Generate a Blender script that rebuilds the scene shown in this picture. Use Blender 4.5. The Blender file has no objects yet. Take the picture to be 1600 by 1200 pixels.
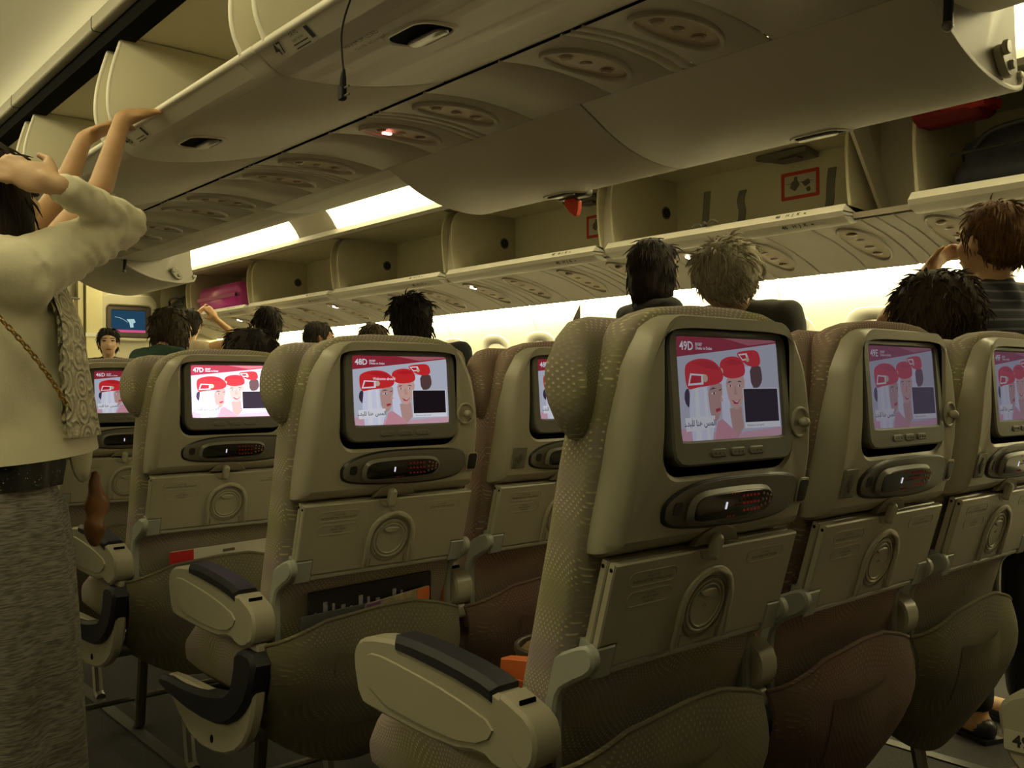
import bpy, bmesh, math, random
from mathutils import Vector, Matrix, Quaternion, noise as mnoise
from math import sin, cos, pi, radians, atan2, sqrt
random.seed(7)
S = bpy.context.scene
COL = S.collection
CZ = 1.05            # eye height of the seated photographer above the cabin floor
XC = 1.8145          # centre line of the cabin (camera stands at x = 0, y = 0)
SEAT_X0, SEAT_DX, ROW_DY = 1.072, 0.495, 0.8128

# ------------------------------------------------------------------ camera
yaw, pit, rol = radians(40.7288), radians(0.2842), radians(-0.3988)
_f = Vector((sin(yaw) * cos(pit), cos(yaw) * cos(pit), sin(pit)))
_r = Vector((cos(yaw), -sin(yaw), 0))
_u = _r.cross(_f)
_r2 = _r * cos(rol) + _u * sin(rol)
_u2 = _u * cos(rol) - _r * sin(rol)
cam_data = bpy.data.cameras.new('camera')
cam_data.sensor_width = 36.0
cam_data.lens = 1457.26 * 36 / 1600
cam_data.clip_start = 0.02
cam = bpy.data.objects.new('camera', cam_data)
COL.objects.link(cam)
mw = Matrix.Identity(4)
for i, a in enumerate((_r2, _u2, -_f)):
    mw[0][i], mw[1][i], mw[2][i] = a
mw[0][3], mw[1][3], mw[2][3] = 0, 0, CZ
cam.matrix_world = mw
S.camera = cam

# ------------------------------------------------------------------ world, exposure, lamp strengths
w = bpy.data.worlds.new('cabin_world'); S.world = w; w.use_nodes = True
w.node_tree.nodes['Background'].inputs[0].default_value = (0.9, 0.8, 0.5, 1)
w.node_tree.nodes['Background'].inputs[1].default_value = 0.01
S.view_settings.view_transform = 'Standard'
S.view_settings.look = 'None'
S.view_settings.exposure = -0.45
S.view_settings.gamma = 1.0
S.view_settings.use_curve_mapping = False
LAMP_COL = (1.0, 0.87, 0.45)
COVE_R, COVE_L, WASH, WASH_L = 10.0, 6.4, 85.0, 9.0     # fluorescent strips: right cove, left cove, side-wall wash

# ------------------------------------------------------------------ materials
MATS = {}
def _n(nt, t, **kw):
    n = nt.nodes.new(t)
    for k, v in kw.items():
        setattr(n, k, v)
    return n
def mat(name, col, rough=0.5, metal=0.0, var=0.0, vscale=6.0, bump=0.0, bscale=80.0, col2=None, spec=0.5, emit=None, estr=0.0, stretch=None, coat=0.0, trans=0.0):
    if name in MATS:
        return MATS[name]
    m = bpy.data.materials.new(name); m.use_nodes = True
    nt = m.node_tree; b = nt.nodes['Principled BSDF']
    b.inputs['Base Color'].default_value = (*col, 1)
    b.inputs['Roughness'].default_value = rough
    b.inputs['Metallic'].default_value = metal
    b.inputs['Specular IOR Level'].default_value = spec
    b.inputs['Coat Weight'].default_value = coat
    b.inputs['Transmission Weight'].default_value = trans
    tc = _n(nt, 'ShaderNodeTexCoord')
    src = tc.outputs['Object']
    if stretch:
        mp = _n(nt, 'ShaderNodeMapping'); mp.inputs['Scale'].default_value = stretch
        nt.links.new(src, mp.inputs['Vector']); src = mp.outputs['Vector']
    if var > 0 or col2:
        no = _n(nt, 'ShaderNodeTexNoise'); no.inputs['Scale'].default_value = vscale; no.inputs['Detail'].default_value = 5
        nt.links.new(src, no.inputs['Vector'])
        mx = _n(nt, 'ShaderNodeMix', data_type='RGBA')
        c2 = col2 if col2 else tuple(c * (1 - var) for c in col)
        mx.inputs['A'].default_value = (*col, 1); mx.inputs['B'].default_value = (*c2, 1)
        rp = _n(nt, 'ShaderNodeMapRange'); rp.inputs['From Min'].default_value = 0.35; rp.inputs['From Max'].default_value = 0.65
        nt.links.new(no.outputs['Fac'], rp.inputs['Value']); nt.links.new(rp.outputs['Result'], mx.inputs['Factor'])
        nt.links.new(mx.outputs['Result'], b.inputs['Base Color'])
    if bump > 0:
        nb = _n(nt, 'ShaderNodeTexNoise'); nb.inputs['Scale'].default_value = bscale; nb.inputs['Detail'].default_value = 3
        bp = _n(nt, 'ShaderNodeBump'); bp.inputs['Strength'].default_value = bump; bp.inputs['Distance'].default_value = 0.002
        nt.links.new(src, nb.inputs['Vector']); nt.links.new(nb.outputs['Fac'], bp.inputs['Height']); nt.links.new(bp.outputs['Normal'], b.inputs['Normal'])
    if emit:
        b.inputs['Emission Color'].default_value = (*emit, 1); b.inputs['Emission Strength'].default_value = estr
    MATS[name] = m
    return m

def fabric(name, base, alt, dot, dscale=300.0):
    """woven seat cover: two hues in drifting bands with rows of pale dots along wavy lines"""
    if name in MATS:
        return MATS[name]
    m = bpy.data.materials.new(name); m.use_nodes = True
    nt = m.node_tree; b = nt.nodes['Principled BSDF']; L = nt.links.new
    b.inputs['Roughness'].default_value = 0.92; b.inputs['Specular IOR Level'].default_value = 0.15
    tc = _n(nt, 'ShaderNodeTexCoord')
    no = _n(nt, 'ShaderNodeTexNoise'); no.inputs['Scale'].default_value = 7.0; no.inputs['Detail'].default_value = 2
    L(tc.outputs['Object'], no.inputs['Vector'])
    mr = _n(nt, 'ShaderNodeMapRange'); mr.inputs['From Min'].default_value = 0.38; mr.inputs['From Max'].default_value = 0.62
    L(no.outputs['Fac'], mr.inputs['Value'])
    mx = _n(nt, 'ShaderNodeMix', data_type='RGBA'); mx.inputs['A'].default_value = (*base, 1); mx.inputs['B'].default_value = (*alt, 1)
    L(mr.outputs['Result'], mx.inputs['Factor'])
    # distorted coordinates carry the dot rows along waves
    nw = _n(nt, 'ShaderNodeTexNoise'); nw.inputs['Scale'].default_value = 5.0; nw.inputs['Detail'].default_value = 1
    L(tc.outputs['Object'], nw.inputs['Vector'])
    mad = _n(nt, 'ShaderNodeVectorMath', operation='MULTIPLY_ADD'); mad.inputs[1].default_value = (0.10, 0.10, 0.10)
    L(nw.outputs['Color'], mad.inputs[0]); L(tc.outputs['Object'], mad.inputs[2])
    sep = _n(nt, 'ShaderNodeSeparateXYZ'); L(mad.outputs['Vector'], sep.inputs['Vector'])
    def wavev(out, mul, ph=0.0):
        a = _n(nt, 'ShaderNodeMath', operation='MULTIPLY_ADD'); a.inputs[1].default_value = mul; a.inputs[2].default_value = ph; L(out, a.inputs[0])
        s = _n(nt, 'ShaderNodeMath', operation='SINE'); L(a.outputs[0], s.inputs[0])
        return s.outputs[0]
    sx = _n(nt, 'ShaderNodeMath', operation='ADD'); L(sep.outputs['X'], sx.inputs[0]); L(sep.outputs['Y'], sx.inputs[1])
    a1 = wavev(sx.outputs[0], dscale * 2.2); a2 = wavev(sep.outputs['Z'], dscale * 2.2)
    mu = _n(nt, 'ShaderNodeMath', operation='MULTIPLY'); L(a1, mu.inputs[0]); L(a2, mu.inputs[1])
    ms = _n(nt, 'ShaderNodeMapRange'); ms.inputs['From Min'].default_value = 0.45; ms.inputs['From Max'].default_value = 0.85
    L(mu.outputs[0], ms.inputs['Value'])
    # slow stripes fade the dots in and out
    st = wavev(sep.outputs['Z'], 75.0)
    sm = _n(nt, 'ShaderNodeMapRange'); sm.inputs['From Min'].default_value = -0.6; sm.inputs['From Max'].default_value = 0.8; sm.inputs['To Min'].default_value = 0.15
    L(st, sm.inputs['Value'])
    mm = _n(nt, 'ShaderNodeMath', operation='MULTIPLY'); L(ms.outputs['Result'], mm.inputs[0]); L(sm.outputs['Result'], mm.inputs[1])
    m2 = _n(nt, 'ShaderNodeMix', data_type='RGBA'); m2.inputs['B'].default_value = (*dot, 1)
    L(mx.outputs['Result'], m2.inputs['A']); L(mm.outputs[0], m2.inputs['Factor']); L(m2.outputs['Result'], b.inputs['Base Color'])
    bp = _n(nt, 'ShaderNodeBump'); bp.inputs['Strength'].default_value = 0.2; bp.inputs['Distance'].default_value = 0.0006
    L(mu.outputs[0], bp.inputs['Height']); L(bp.outputs['Normal'], b.inputs['Normal'])
    MATS[name] = m
    return m

def glow(name, col, strength, attr=False):
    if name in MATS:
        return MATS[name]
    m = bpy.data.materials.new(name); m.use_nodes = True
    nt = m.node_tree; nt.nodes.clear()
    e = _n(nt, 'ShaderNodeEmission'); e.inputs[0].default_value = (*col, 1); e.inputs[1].default_value = strength
    o = _n(nt, 'ShaderNodeOutputMaterial'); nt.links.new(e.outputs[0], o.inputs[0])
    if attr:   # per-screen emission level, plus added tint imitating washed-out off-axis viewing
        a = _n(nt, 'ShaderNodeAttribute', attribute_type='OBJECT', attribute_name='backlight')
        k = _n(nt, 'ShaderNodeAttribute', attribute_type='OBJECT', attribute_name='haze')
        v1 = _n(nt, 'ShaderNodeVectorMath', operation='SCALE'); v1.inputs[0].default_value = col; nt.links.new(a.outputs['Fac'], v1.inputs['Scale'])
        v2 = _n(nt, 'ShaderNodeVectorMath', operation='SCALE'); v2.inputs[0].default_value = (.62, .50, .78); nt.links.new(k.outputs['Fac'], v2.inputs['Scale'])
        v3 = _n(nt, 'ShaderNodeVectorMath', operation='ADD'); nt.links.new(v1.outputs[0], v3.inputs[0]); nt.links.new(v2.outputs[0], v3.inputs[1])
        nt.links.new(v3.outputs[0], e.inputs[0])
    MATS[name] = m
    return m

PL   = mat('cabin_plastic', (0.42, 0.395, 0.305), 0.32, var=0.06, vscale=3, bump=0.08, bscale=400)
PLB  = mat('bin_plastic', (0.56, 0.525, 0.45), 0.5, var=0.05, vscale=2, bump=0.06, bscale=300)
PLW  = mat('bin_edge_white', (0.78, 0.75, 0.66), 0.4, var=0.03)
CEIL = mat('ceiling_panel', (0.84, 0.82, 0.74), 0.6, var=0.04, vscale=2)
WALL = mat('sidewall_panel', (0.84, 0.82, 0.72), 0.55, var=0.05, vscale=1.5)
PSU  = mat('service_panel_plastic', (0.44, 0.40, 0.34), 0.5, var=0.08, vscale=4)
PSUO = mat('service_oval_plastic', (0.42, 0.33, 0.23), 0.45, var=0.1)
DARK = mat('dark_gap', (0.006, 0.006, 0.006), 0.9, var=0.2, spec=0.05)
BLK  = mat('black_plastic', (0.02, 0.02, 0.022), 0.35, var=0.15)
GREY = mat('grey_plastic', (0.15, 0.145, 0.12), 0.4, var=0.08, bump=0.05, bscale=500)
GRY2 = mat('cradle_grey', (0.19, 0.18, 0.15), 0.35, var=0.08)
ARMG = mat('tray_arm_grey', (0.36, 0.38, 0.34), 0.4, var=0.06)
NAVY = mat('navy_vinyl', (0.012, 0.013, 0.022), 0.5, var=0.2, bump=0.1, bscale=250)
CARP = mat('carpet', (0.035, 0.032, 0.030), 0.95, var=0.5, vscale=150, bump=0.5, bscale=500)
METAL= mat('brushed_metal', (0.28, 0.27, 0.25), 0.4, 1.0, var=0.1)
INK  = mat('ink', (0.025, 0.022, 0.02), 0.6, var=0.1)
INKG = mat('ink_faded', (0.13, 0.115, 0.08), 0.6, var=0.1)
FAB_D = fabric('seat_fabric_olive', (0.335, 0.28, 0.285), (0.30, 0.28, 0.17), (0.66, 0.60, 0.40))
FAB_E = fabric('seat_fabric_mauve', (0.28, 0.18, 0.165), (0.29, 0.23, 0.17), (0.58, 0.48, 0.36))
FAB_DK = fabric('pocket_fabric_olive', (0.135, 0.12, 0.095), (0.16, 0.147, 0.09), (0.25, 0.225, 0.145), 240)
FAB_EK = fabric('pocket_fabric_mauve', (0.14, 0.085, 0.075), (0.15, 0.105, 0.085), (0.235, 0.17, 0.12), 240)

# ------------------------------------------------------------------ mesh builder
class G:
    def __init__(s):
        s.v, s.f, s.m = [], [], []
    def add(s, vs, fs, mi=0):
        o = len(s.v); s.v += [tuple(p) for p in vs]
        for f in fs:
            s.f.append([o + i for i in f]); s.m.append(mi)
    def box(s, x0, x1, y0, y1, z0, z1, mi=0):
        vs = [(x, y, z) for z in (z0, z1) for y in (y0, y1) for x in (x0, x1)]
        s.add(vs, [(0,2,3,1),(4,5,7,6),(0,1,5,4),(2,6,7,3),(0,4,6,2),(1,3,7,5)], mi)
    def quad(s, a, b, c, d, mi=0):
        s.add([a, b, c, d], [(0,1,2,3)], mi)
    def poly(s, pts, mi=0):
        s.add(pts, [list(range(len(pts)))], mi)
    def loft(s, secs, mi=0, closed=True, cap0=True, cap1=True):
        n = len(secs[0]); vs = [p for q in secs for p in q]; fs = []
        for i in range(len(secs) - 1):
            for j in range(n if closed else n - 1):
                k = (j + 1) % n
                fs.append((i*n+j, i*n+k, (i+1)*n+k, (i+1)*n+j))
        if cap0: fs.append(list(range(n))[::-1])
        if cap1: fs.append([(len(secs)-1)*n + j for j in range(n)])
        s.add(vs, fs, mi)
    def slab(s, out, d0, d1, bev, mp, mi=0, back=True):
        """2D outline extruded from depth d0 to d1 with bevelled rims; mp(a, b, d) -> xyz"""
        if bev > 0:
            ins = inset(out, bev)
            L = [(ins, d0), (out, d0 + bev*(1 if d1 > d0 else -1)), (out, d1 - bev*(1 if d1 > d0 else -1)), (ins, d1)]
        else:
            L = [(out, d0), (out, d1)]
        s.loft([[mp(a, b, d) for a, b in o] for o, d in L], mi, True, back, True)
    def ring(s, out, inn, d0, d1, mp, mi=0, bev=0.0):
        so = inset(out, bev) if bev else out
        si = inset(inn, -bev) if bev else inn
        sg = 1 if d1 > d0 else -1
        L = [(out, d0), (out, d1 - bev*sg), (so, d1), (si, d1), (inn, d1 - bev*sg), (inn, d0)]
        if not bev: L = [(out, d0), (out, d1), (inn, d1), (inn, d0)]
        s.loft([[mp(a, b, d) for a, b in o] for o, d in L], mi, True, False, False)
        n = len(out); A = [mp(a, b, d0) for a, b in out]; B = [mp(a, b, d0) for a, b in inn]
        s.add(A + B, [(j, n + j, n + (j+1) % n, (j+1) % n) for j in range(n)], mi)
    def tube(s, pts, r, n=8, mi=0, cap=True):
        P = [Vector(p) for p in pts]; secs = []; t0 = (P[1] - P[0]).normalized()
        up = Vector((0, 0, 1)) if abs(t0.z) < 0.9 else Vector((1, 0, 0))
        a = t0.cross(up).normalized()
        for i, p in enumerate(P):
            t = (P[min(i+1, len(P)-1)] - P[max(i-1, 0)]).normalized()
            a = (a - t * a.dot(t)).normalized(); b = t.cross(a)
            rr = r[i] if isinstance(r, (list, tuple)) else r
            secs.append([p + (a * cos(2*pi*j/n) + b * sin(2*pi*j/n)) * rr for j in range(n)])
        s.loft(secs, mi, True, cap, cap)
    def ell(s, c, rad, rot=None, nu=16, nv=10, mi=0):
        c = Vector(c); R = rot or Matrix.Identity(3); vs = []; fs = []
        if not hasattr(rad, '__len__'): rad = (rad, rad, rad)
        for i in range(1, nv):
            th = pi * i / nv
            for j in range(nu):
                ph = 2*pi*j/nu
                vs.append(c + R @ Vector((rad[0]*sin(th)*cos(ph), rad[1]*sin(th)*sin(ph), rad[2]*cos(th))))
        vs.append(c + R @ Vector((0, 0, rad[2]))); vs.append(c + R @ Vector((0, 0, -rad[2])))
        T, Bt = len(vs) - 2, len(vs) - 1
        for i in range(nv - 2):
            for j in range(nu):
                k = (j+1) % nu
                fs.append((i*nu+j, (i+1)*nu+j, (i+1)*nu+k, i*nu+k))
        for j in range(nu):
            k = (j+1) % nu
            fs.append((T, j, k)); fs.append((Bt, (nv-2)*nu+k, (nv-2)*nu+j))
        s.add(vs, fs, mi)
    def capsule(s, p0, r0, p1, r1, n=14, flat=(1, 1), mi=0):
        """tapered limb with rounded ends; flat = (w, d) squashes the section"""
        p0, p1 = Vector(p0), Vector(p1); t = (p1 - p0); ln = t.length
        if ln < 1e-6: return s.ell(p0, r0)
        t /= ln
        up = Vector((0, 1, 0)) if abs(t.y) < 0.9 else Vector((1, 0, 0))
        a = up.cross(t).normalized(); b = t.cross(a); secs = []
        for k in range(1, 5):
            th = pi/2 * k/4
            secs.append((p0 - t*r0*cos(th), r0*sin(th)))
        for k in range(0, 4):
            th = pi/2 * k/4
            secs.append((p1 + t*r1*sin(th), r1*cos(th)))
        s.loft([[c + (a*cos(2*pi*j/n)*flat[0] + b*sin(2*pi*j/n)*flat[1])*r for j in range(n)] for c, r in secs], mi)
    def mesh(s, name, mats, smooth=38, shift=(0, 0, 0)):
        me = bpy.data.meshes.new(name)
        v = s.v if shift == (0, 0, 0) else [(a+shift[0], b+shift[1], c+shift[2]) for a, b, c in s.v]
        me.from_pydata(v, [], s.f)
        for m in (mats if isinstance(mats, (list, tuple)) else [mats]): me.materials.append(m)
        me.polygons.foreach_set('material_index', s.m)
        bm = bmesh.new(); bm.from_mesh(me); bmesh.ops.recalc_face_normals(bm, faces=bm.faces); bm.to_mesh(me); bm.free()
        if smooth:
            me.polygons.foreach_set('use_smooth', [True]*len(me.polygons))
            me.set_sharp_from_angle(angle=radians(smooth))
        me.update()
        return me

def inset(poly, d):
    n = len(poly); out = []
    ar = sum(poly[i][0]*poly[(i+1)%n][1] - poly[(i+1)%n][0]*poly[i][1] for i in range(n))
    sg = 1 if ar > 0 else -1
    for i in range(n):
        p, q, r = poly[i-1], poly[i], poly[(i+1) % n]
        e1 = Vector((q[0]-p[0], q[1]-p[1])); e2 = Vector((r[0]-q[0], r[1]-q[1]))
        if e1.length < 1e-9: e1 = e2
        if e2.length < 1e-9: e2 = e1
        e1.normalize(); e2.normalize()
        n1 = Vector((-e1.y, e1.x)); n2 = Vector((-e2.y, e2.x)); nn = n1 + n2
        if nn.length < 1e-6: nn = n1
        nn.normalize(); k = 1 / max(0.5, nn.dot(n1))
        out.append((q[0] + sg*nn.x*d*k, q[1] + sg*nn.y*d*k))
    return out
def rrect(cx, cy, w, h, r, n=5):
    r = min(r, w/2 - 1e-4, h/2 - 1e-4); pts = []
    for qx, qy, a0 in ((1, 1, 0), (-1, 1, pi/2), (-1, -1, pi), (1, -1, 1.5*pi)):
        for k in range(n + 1):
            a = a0 + pi/2*k/n
            pts.append((cx + qx*(w/2 - r) + r*cos(a), cy + qy*(h/2 - r) + r*sin(a)))
    return pts
def circ(cx, cy, r, n=24, ry=None):
    return [(cx + r*cos(2*pi*k/n), cy + (ry or r)*sin(2*pi*k/n)) for k in range(n)]
def smooth_poly(pts, it=2):
    for _ in range(it):
        q = []
        for i in range(len(pts)):
            a, b = pts[i], pts[(i+1) % len(pts)]
            q += [(a[0]*.75+b[0]*.25, a[1]*.75+b[1]*.25), (a[0]*.25+b[0]*.75, a[1]*.25+b[1]*.75)]
        pts = q
    return pts
def smooth_line(pts, it=2):
    for _ in range(it):
        q = [pts[0]]
        for i in range(len(pts)-1):
            a, b = Vector(pts[i]), Vector(pts[i+1])
            q += [tuple(a*.75+b*.25), tuple(a*.25+b*.75)]
        q.append(pts[-1]); pts = q
    return pts
def interp(tab, x):
    if x <= tab[0][0]: return tab[0][1]
    for (a, b), (c, d) in zip(tab, tab[1:]):
        if x <= c: return b + (d-b)*(x-a)/(c-a)
    return tab[-1][1]

def obj(name, me, parent=None, loc=(0, 0, 0)):
    o = bpy.data.objects.new(name, me); COL.objects.link(o); o.location = loc
    if parent: o.parent = parent
    return o
def tag(o, label, cat, group=None, kind=None):
    if label: o['label'] = label
    if cat: o['category'] = cat
    if group: o['group'] = group
    if kind: o['kind'] = kind
    return o
def thing(name, label, cat, loc=(0, 0, 0), rz=0.0, group=None):
    o = bpy.data.objects.new(name, None); COL.objects.link(o); o.location = loc; o.rotation_euler = (0, 0, rz)
    o.empty_display_size = 0.1
    return tag(o, label, cat, group)
def struct(name, g, mats, smooth=38, parent=None):
    o = obj(name, g.mesh(name, mats, smooth), parent)
    if not parent: o['kind'] = 'structure'
    return o
_TXT = {}
def text_geo(txt, size, bold=0.0, align='CENTER'):
    """letters as flat 2D triangles: list of points and faces in the x/y plane"""
    key = (txt, size, bold, align)
    if key in _TXT: return _TXT[key]
    cu = bpy.data.curves.new('t', 'FONT'); cu.body = txt; cu.size = size; cu.align_x = align; cu.align_y = 'CENTER'; cu.offset = bold
    cu.resolution_u = 2
    o = bpy.data.objects.new('t', cu); COL.objects.link(o)
    dg = bpy.context.evaluated_depsgraph_get()
    me = bpy.data.meshes.new_from_object(o.evaluated_get(dg))
    r = ([tuple(v.co) for v in me.vertices], [list(p.vertices) for p in me.polygons])
    bpy.data.objects.remove(o); bpy.data.curves.remove(cu); bpy.data.meshes.remove(me)
    _TXT[key] = r
    return r
def add_text(g, txt, size, mp, mi=0, bold=0.0, align='CENTER'):
    vs, fs = text_geo(txt, size, bold, align)
    g.add([mp(v[0], v[1]) for v in vs], fs, mi)
# ------------------------------------------------------------------ cabin shell (profiles in x / height-above-eye, run along y)
Y0, Y1 = -2.0, 10.3
def along_y(a, b, d):
    return (a, d, b + CZ)
def mirror(pr):
    return [(2*XC - a, b) for a, b in pr]
def run(g, prof, y0, y1, mi=0):
    """open profile swept along y as a thin sheet"""
    g.loft([[along_y(a, b, y0) for a, b in prof], [along_y(a, b, y1) for a, b in prof]], mi, False, False, False)
def tprof(side, pr):
    return [(XC + side*t, h) for t, h in pr]

g = G(); g.box(-1.3, 4.9, Y0, Y1, -0.05, 0.0); floor = struct('floor', g, CARP, 0)
for k, xr in enumerate((1.00, 2.63)):                     # seat tracks let into the carpet
    gt = G(); gt.box(xr - .02, xr + .02, Y0, Y1, 0.0005, 0.004); obj('seat_track', gt.mesh('seat_track', mat('track_metal', (0.07, 0.07, 0.065), .5, .5), 0), floor)

# side walls
for nm, mr in (('wall_right', False), ('wall_left', True)):
    pr = smooth_line([(4.40, 0.62), (4.47, 0.56), (4.58, 0.30), (4.66, 0.0), (4.70, -0.4), (4.64, -0.8), (4.58, -1.05)], 2)
    out = [(4.95, -1.05), (4.95, 0.62)]
    g = G(); p = pr + out
    if mr: p = mirror(p)
    g.slab(p, Y0, Y1, 0, along_y)
    wl = struct(nm, g, WALL)
    if not mr:
        WALLR = wl
        gs = G()                                            # joints between the side-wall panels
        for y in [0.9 + 1.02*k for k in range(9)]:
            q = [(a - .003, b) for a, b in pr]
            gs.loft([[along_y(a, b, y) for a, b in q], [along_y(a, b, y + .006) for a, b in q]], 0, False, False, False)
        obj('panel_joint', gs.mesh('panel_joint', mat('joint_tone', (0.35, 0.33, 0.27), 0.7)), wl)  # strips coloured darker than the wall panels

def wall_x(h):
    return interp([(-1.05, 4.58), (-0.8, 4.64), (-0.4, 4.70), (0.0, 4.66), (0.30, 4.58), (0.56, 4.47)], h)
wn = 0
for y in [1.41 + 0.51*k for k in range(17)]:                # cabin windows, blinds drawn
    wn += 1
    mp = lambda a, b, d, y=y: (wall_x(b) - d, y + a, b + CZ)
    g = G(); g.ring(rrect(0, .16, .36, .50, .14), rrect(0, .16, .25, .38, .11), -0.01, 0.005, mp, 0, 0.003)
    wo = struct('window_%d' % wn, g, WALL)
    g2 = G(); g2.slab(rrect(0, .16, .26, .39, .11), -0.006, 0.001, 0, mp)
    obj('blind', g2.mesh('blind', PLW), wo)

# ceiling: aisle vaults left and right, centre deck above the bins
g = G()
for sd in (1, -1):
    run(g, tprof(sd, smooth_line([(0.835, 1.245), (0.87, 1.30), (0.96, 1.335), (1.15, 1.37), (1.50, 1.42)], 2)), Y0, Y1)
    run(g, tprof(sd, [(1.50, 1.42), (1.50, 1.60), (0.0, 1.60)]), Y0, Y1)
    run(g, tprof(sd, [(0.835, 1.245), (0.835, 1.60)]), Y0, Y1)
    run(g, tprof(sd, [(1.50, 1.60), (3.2, 1.60)]), Y0, Y1)
ceiling = struct('ceiling', g, CEIL)

g = G(); g.box(-1.4, 5.0, Y0 - .05, Y0, 0, 2.7); struct('wall_rear', g, mat('rear_wall_dark', (0.10, 0.085, 0.06), 0.95, var=.2), 0)  # unseen wall, coloured dark to cut light bounced onto the seat backs

# front bulkhead with a galley column, curtain and monitor niche
g = G(); g.box(-1.4, 5.0, Y1, Y1 + .06, 0, 2.7)
WALLF = struct('wall_front', g, mat('bulkhead_laminate', (0.50, 0.46, 0.33), 0.5, var=0.05), 0)

# trims: valance strips over the centre bins
tn = 0
for sd in (-1, 1):
    tn += 1
    g = G(); g.slab(tprof(sd, rrect(0.832, 1.222, 0.040, 0.050, 0.010, 3)), Y0, Y1, 0, along_y)
    v = struct('trim_%d' % tn, g, mat('valance_grey', (0.33, 0.31, 0.25), 0.5))
    gj = G()
    for y in (1.2, 2.16, 3.24, 4.32, 5.4, 6.5):
        gj.slab(tprof(sd, rrect(0.832, 1.222, 0.042, 0.052, 0.010, 3)), y, y + .004, 0, along_y)
    obj('joint', gj.mesh('joint', DARK), v)
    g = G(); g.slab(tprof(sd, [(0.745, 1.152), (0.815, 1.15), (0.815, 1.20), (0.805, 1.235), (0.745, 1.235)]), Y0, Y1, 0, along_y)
    obj('shadow_gap', g.mesh('shadow_gap', DARK, 0), v)  # solid block; the slot's shade is put into its near-black colour

# centre spine between the two bin rows: dark deck + service panels
tn += 1
g = G(); g.slab([(XC - .22, .905), (XC + .22, .905), (XC + .22, 1.58), (XC - .22, 1.58)], Y0, Y1, 0, along_y)
spine = struct('trim_%d' % tn, g, DARK, 0)
SIGN = glow('lit_sign', (1.0, 0.25, 0.22), 9.0)
SIGNW = glow('lit_sign_white', (1.0, 0.85, 0.7), 12.0)
LENS = mat('dark_lens', (0.34, 0.27, 0.19), 0.25, var=0.2)
def arch_panel(y0, y1, mi=0):
    """slightly arched ceiling panel across the spine"""
    g = G(); n = 10; A = []
    for (y, dz) in ((y0, .006), (y0 + .004, 0), (y1 - .004, 0), (y1, .006)):
        A.append([(XC - .214 + .428*i/n, y, CZ + .872 + dz + .018*(1 - (2*i/n - 1)**2)) for i in range(n+1)])
    g.loft(A, mi, False, False, False)
    return g
yy = -0.45 - .9
pan_plain = pan_a = None
while yy < 9.6:
    # pattern per bay: unit A, two narrow strips, unit B, plain panel
    for kind, ln in (('unit', .24), ('strip', .037), ('strip', .038), ('unit', .24), ('plain', .345)):
        gp = arch_panel(yy, yy + ln - .005)
        po = obj('service_panel', gp.mesh('service_panel', PSU, 60), spine)
        if kind == 'unit':
            c = yy + ln/2
            mp = lambda a, b, d, c=c: (XC + a, c + b, CZ + .888 - d - .018*(a/.214)**2)
            gu = G(); gu.ring(circ(0, 0, .165, 36, .075), circ(0, 0, .148, 36, .06), -.004, .010, mp, 0, .004)
            gu.poly([mp(a, b, .000) for a, b in circ(0, 0, .150, 36, .062)], 1)
            for q in (-.08, .0, .08):
                gu.ell(mp(q, 0, .004), (.017, .017, .005), None, 12, 6, 2)
                gu.ring(circ(q, 0, .021, 16), circ(q, 0, .017, 16), 0, .003, mp, 1)
            obj('reading_light_unit', gu.mesh('reading_light_unit', [PSU, PSUO, LENS], 50), po)
            if abs(c - 2.74) < .09 :
                gs = G(); gs.slab(rrect(-.055, .005, .034, .016, .004, 3), .008, .014, 0, mp)
                o = obj('lit_sign', gs.mesh('lit_sign', SIGN), po); o['label'] = 'small red lit cabin sign'
        yy += ln

# ------------------------------------------------------------------ fluorescent strips (the cabin's lamps)
def lamp_mat(n, s):
    return glow(n, LAMP_COL, s)
def lens(name, label, prof, y0, y1, m):
    g = G(); p = prof + [(a + .012, b + .012) for a, b in prof[::-1]]
    g.slab(p, y0, y1, 0, along_y)
    return tag(obj(name, g.mesh(name, m, 0)), label, 'light', 'fluorescent cabin light strips')
COVE = [(3.30, 1.405), (3.40, 1.37), (3.49, 1.29), (3.555, 1.195)]
MC_R, MC_L, MW = lamp_mat('lamp_cove_right', COVE_R), lamp_mat('lamp_cove_left', COVE_L), lamp_mat('lamp_wash', WASH)
lens('cove_light', 'glowing white cove light above the near outboard bins', COVE, -.4, 3.02, MC_R)
lens('cove_light', 'glowing white cove light beyond the hanging right bucket', COVE, 3.08, 6.10, MC_R)
lens('cove_light', 'farthest glowing white cove light over the pink suitcase', COVE, 6.72, 10.2, MC_R)
lens('cove_light', 'cove light strip over the left aisle outboard bins', mirror(COVE), -.30, 9.5, MC_L)
WSH = [(4.358, .584), (4.43, .568)]
lens('wash_light', 'long glowing wash light along the top of the right side wall', WSH, -.6, 10.2, MW)
lens('wash_light', 'wash light along the top of the left side wall', mirror(WSH), .55, 9.8, lamp_mat('lamp_wash_left', WASH_L))
# end caps between the cove sections
tn += 1
g = G(); g.slab(smooth_poly([(3.28, 1.42), (3.40, 1.385), (3.50, 1.29), (3.565, 1.18), (3.62, 1.2), (3.6, 1.45)], 1), 6.10, 6.72, .02, along_y)
struct('trim_%d' % tn, g, PLW)

# outboard upper valance + bin housing, both sides
for sd in (1, -1):
    tn += 1
    pr = [(3.545, 1.19), (3.54, 1.165), (3.56, 1.145), (3.60, 1.15), (3.70, 1.215), (4.42, 1.215), (4.42, .66), (4.52, .66), (4.52, 1.30), (3.60, 1.30)]
    g = G(); g.slab(pr if sd > 0 else mirror(pr), Y0, Y1, 0, along_y)
    struct('trim_%d' % tn, g, PLB, 30)
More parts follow.
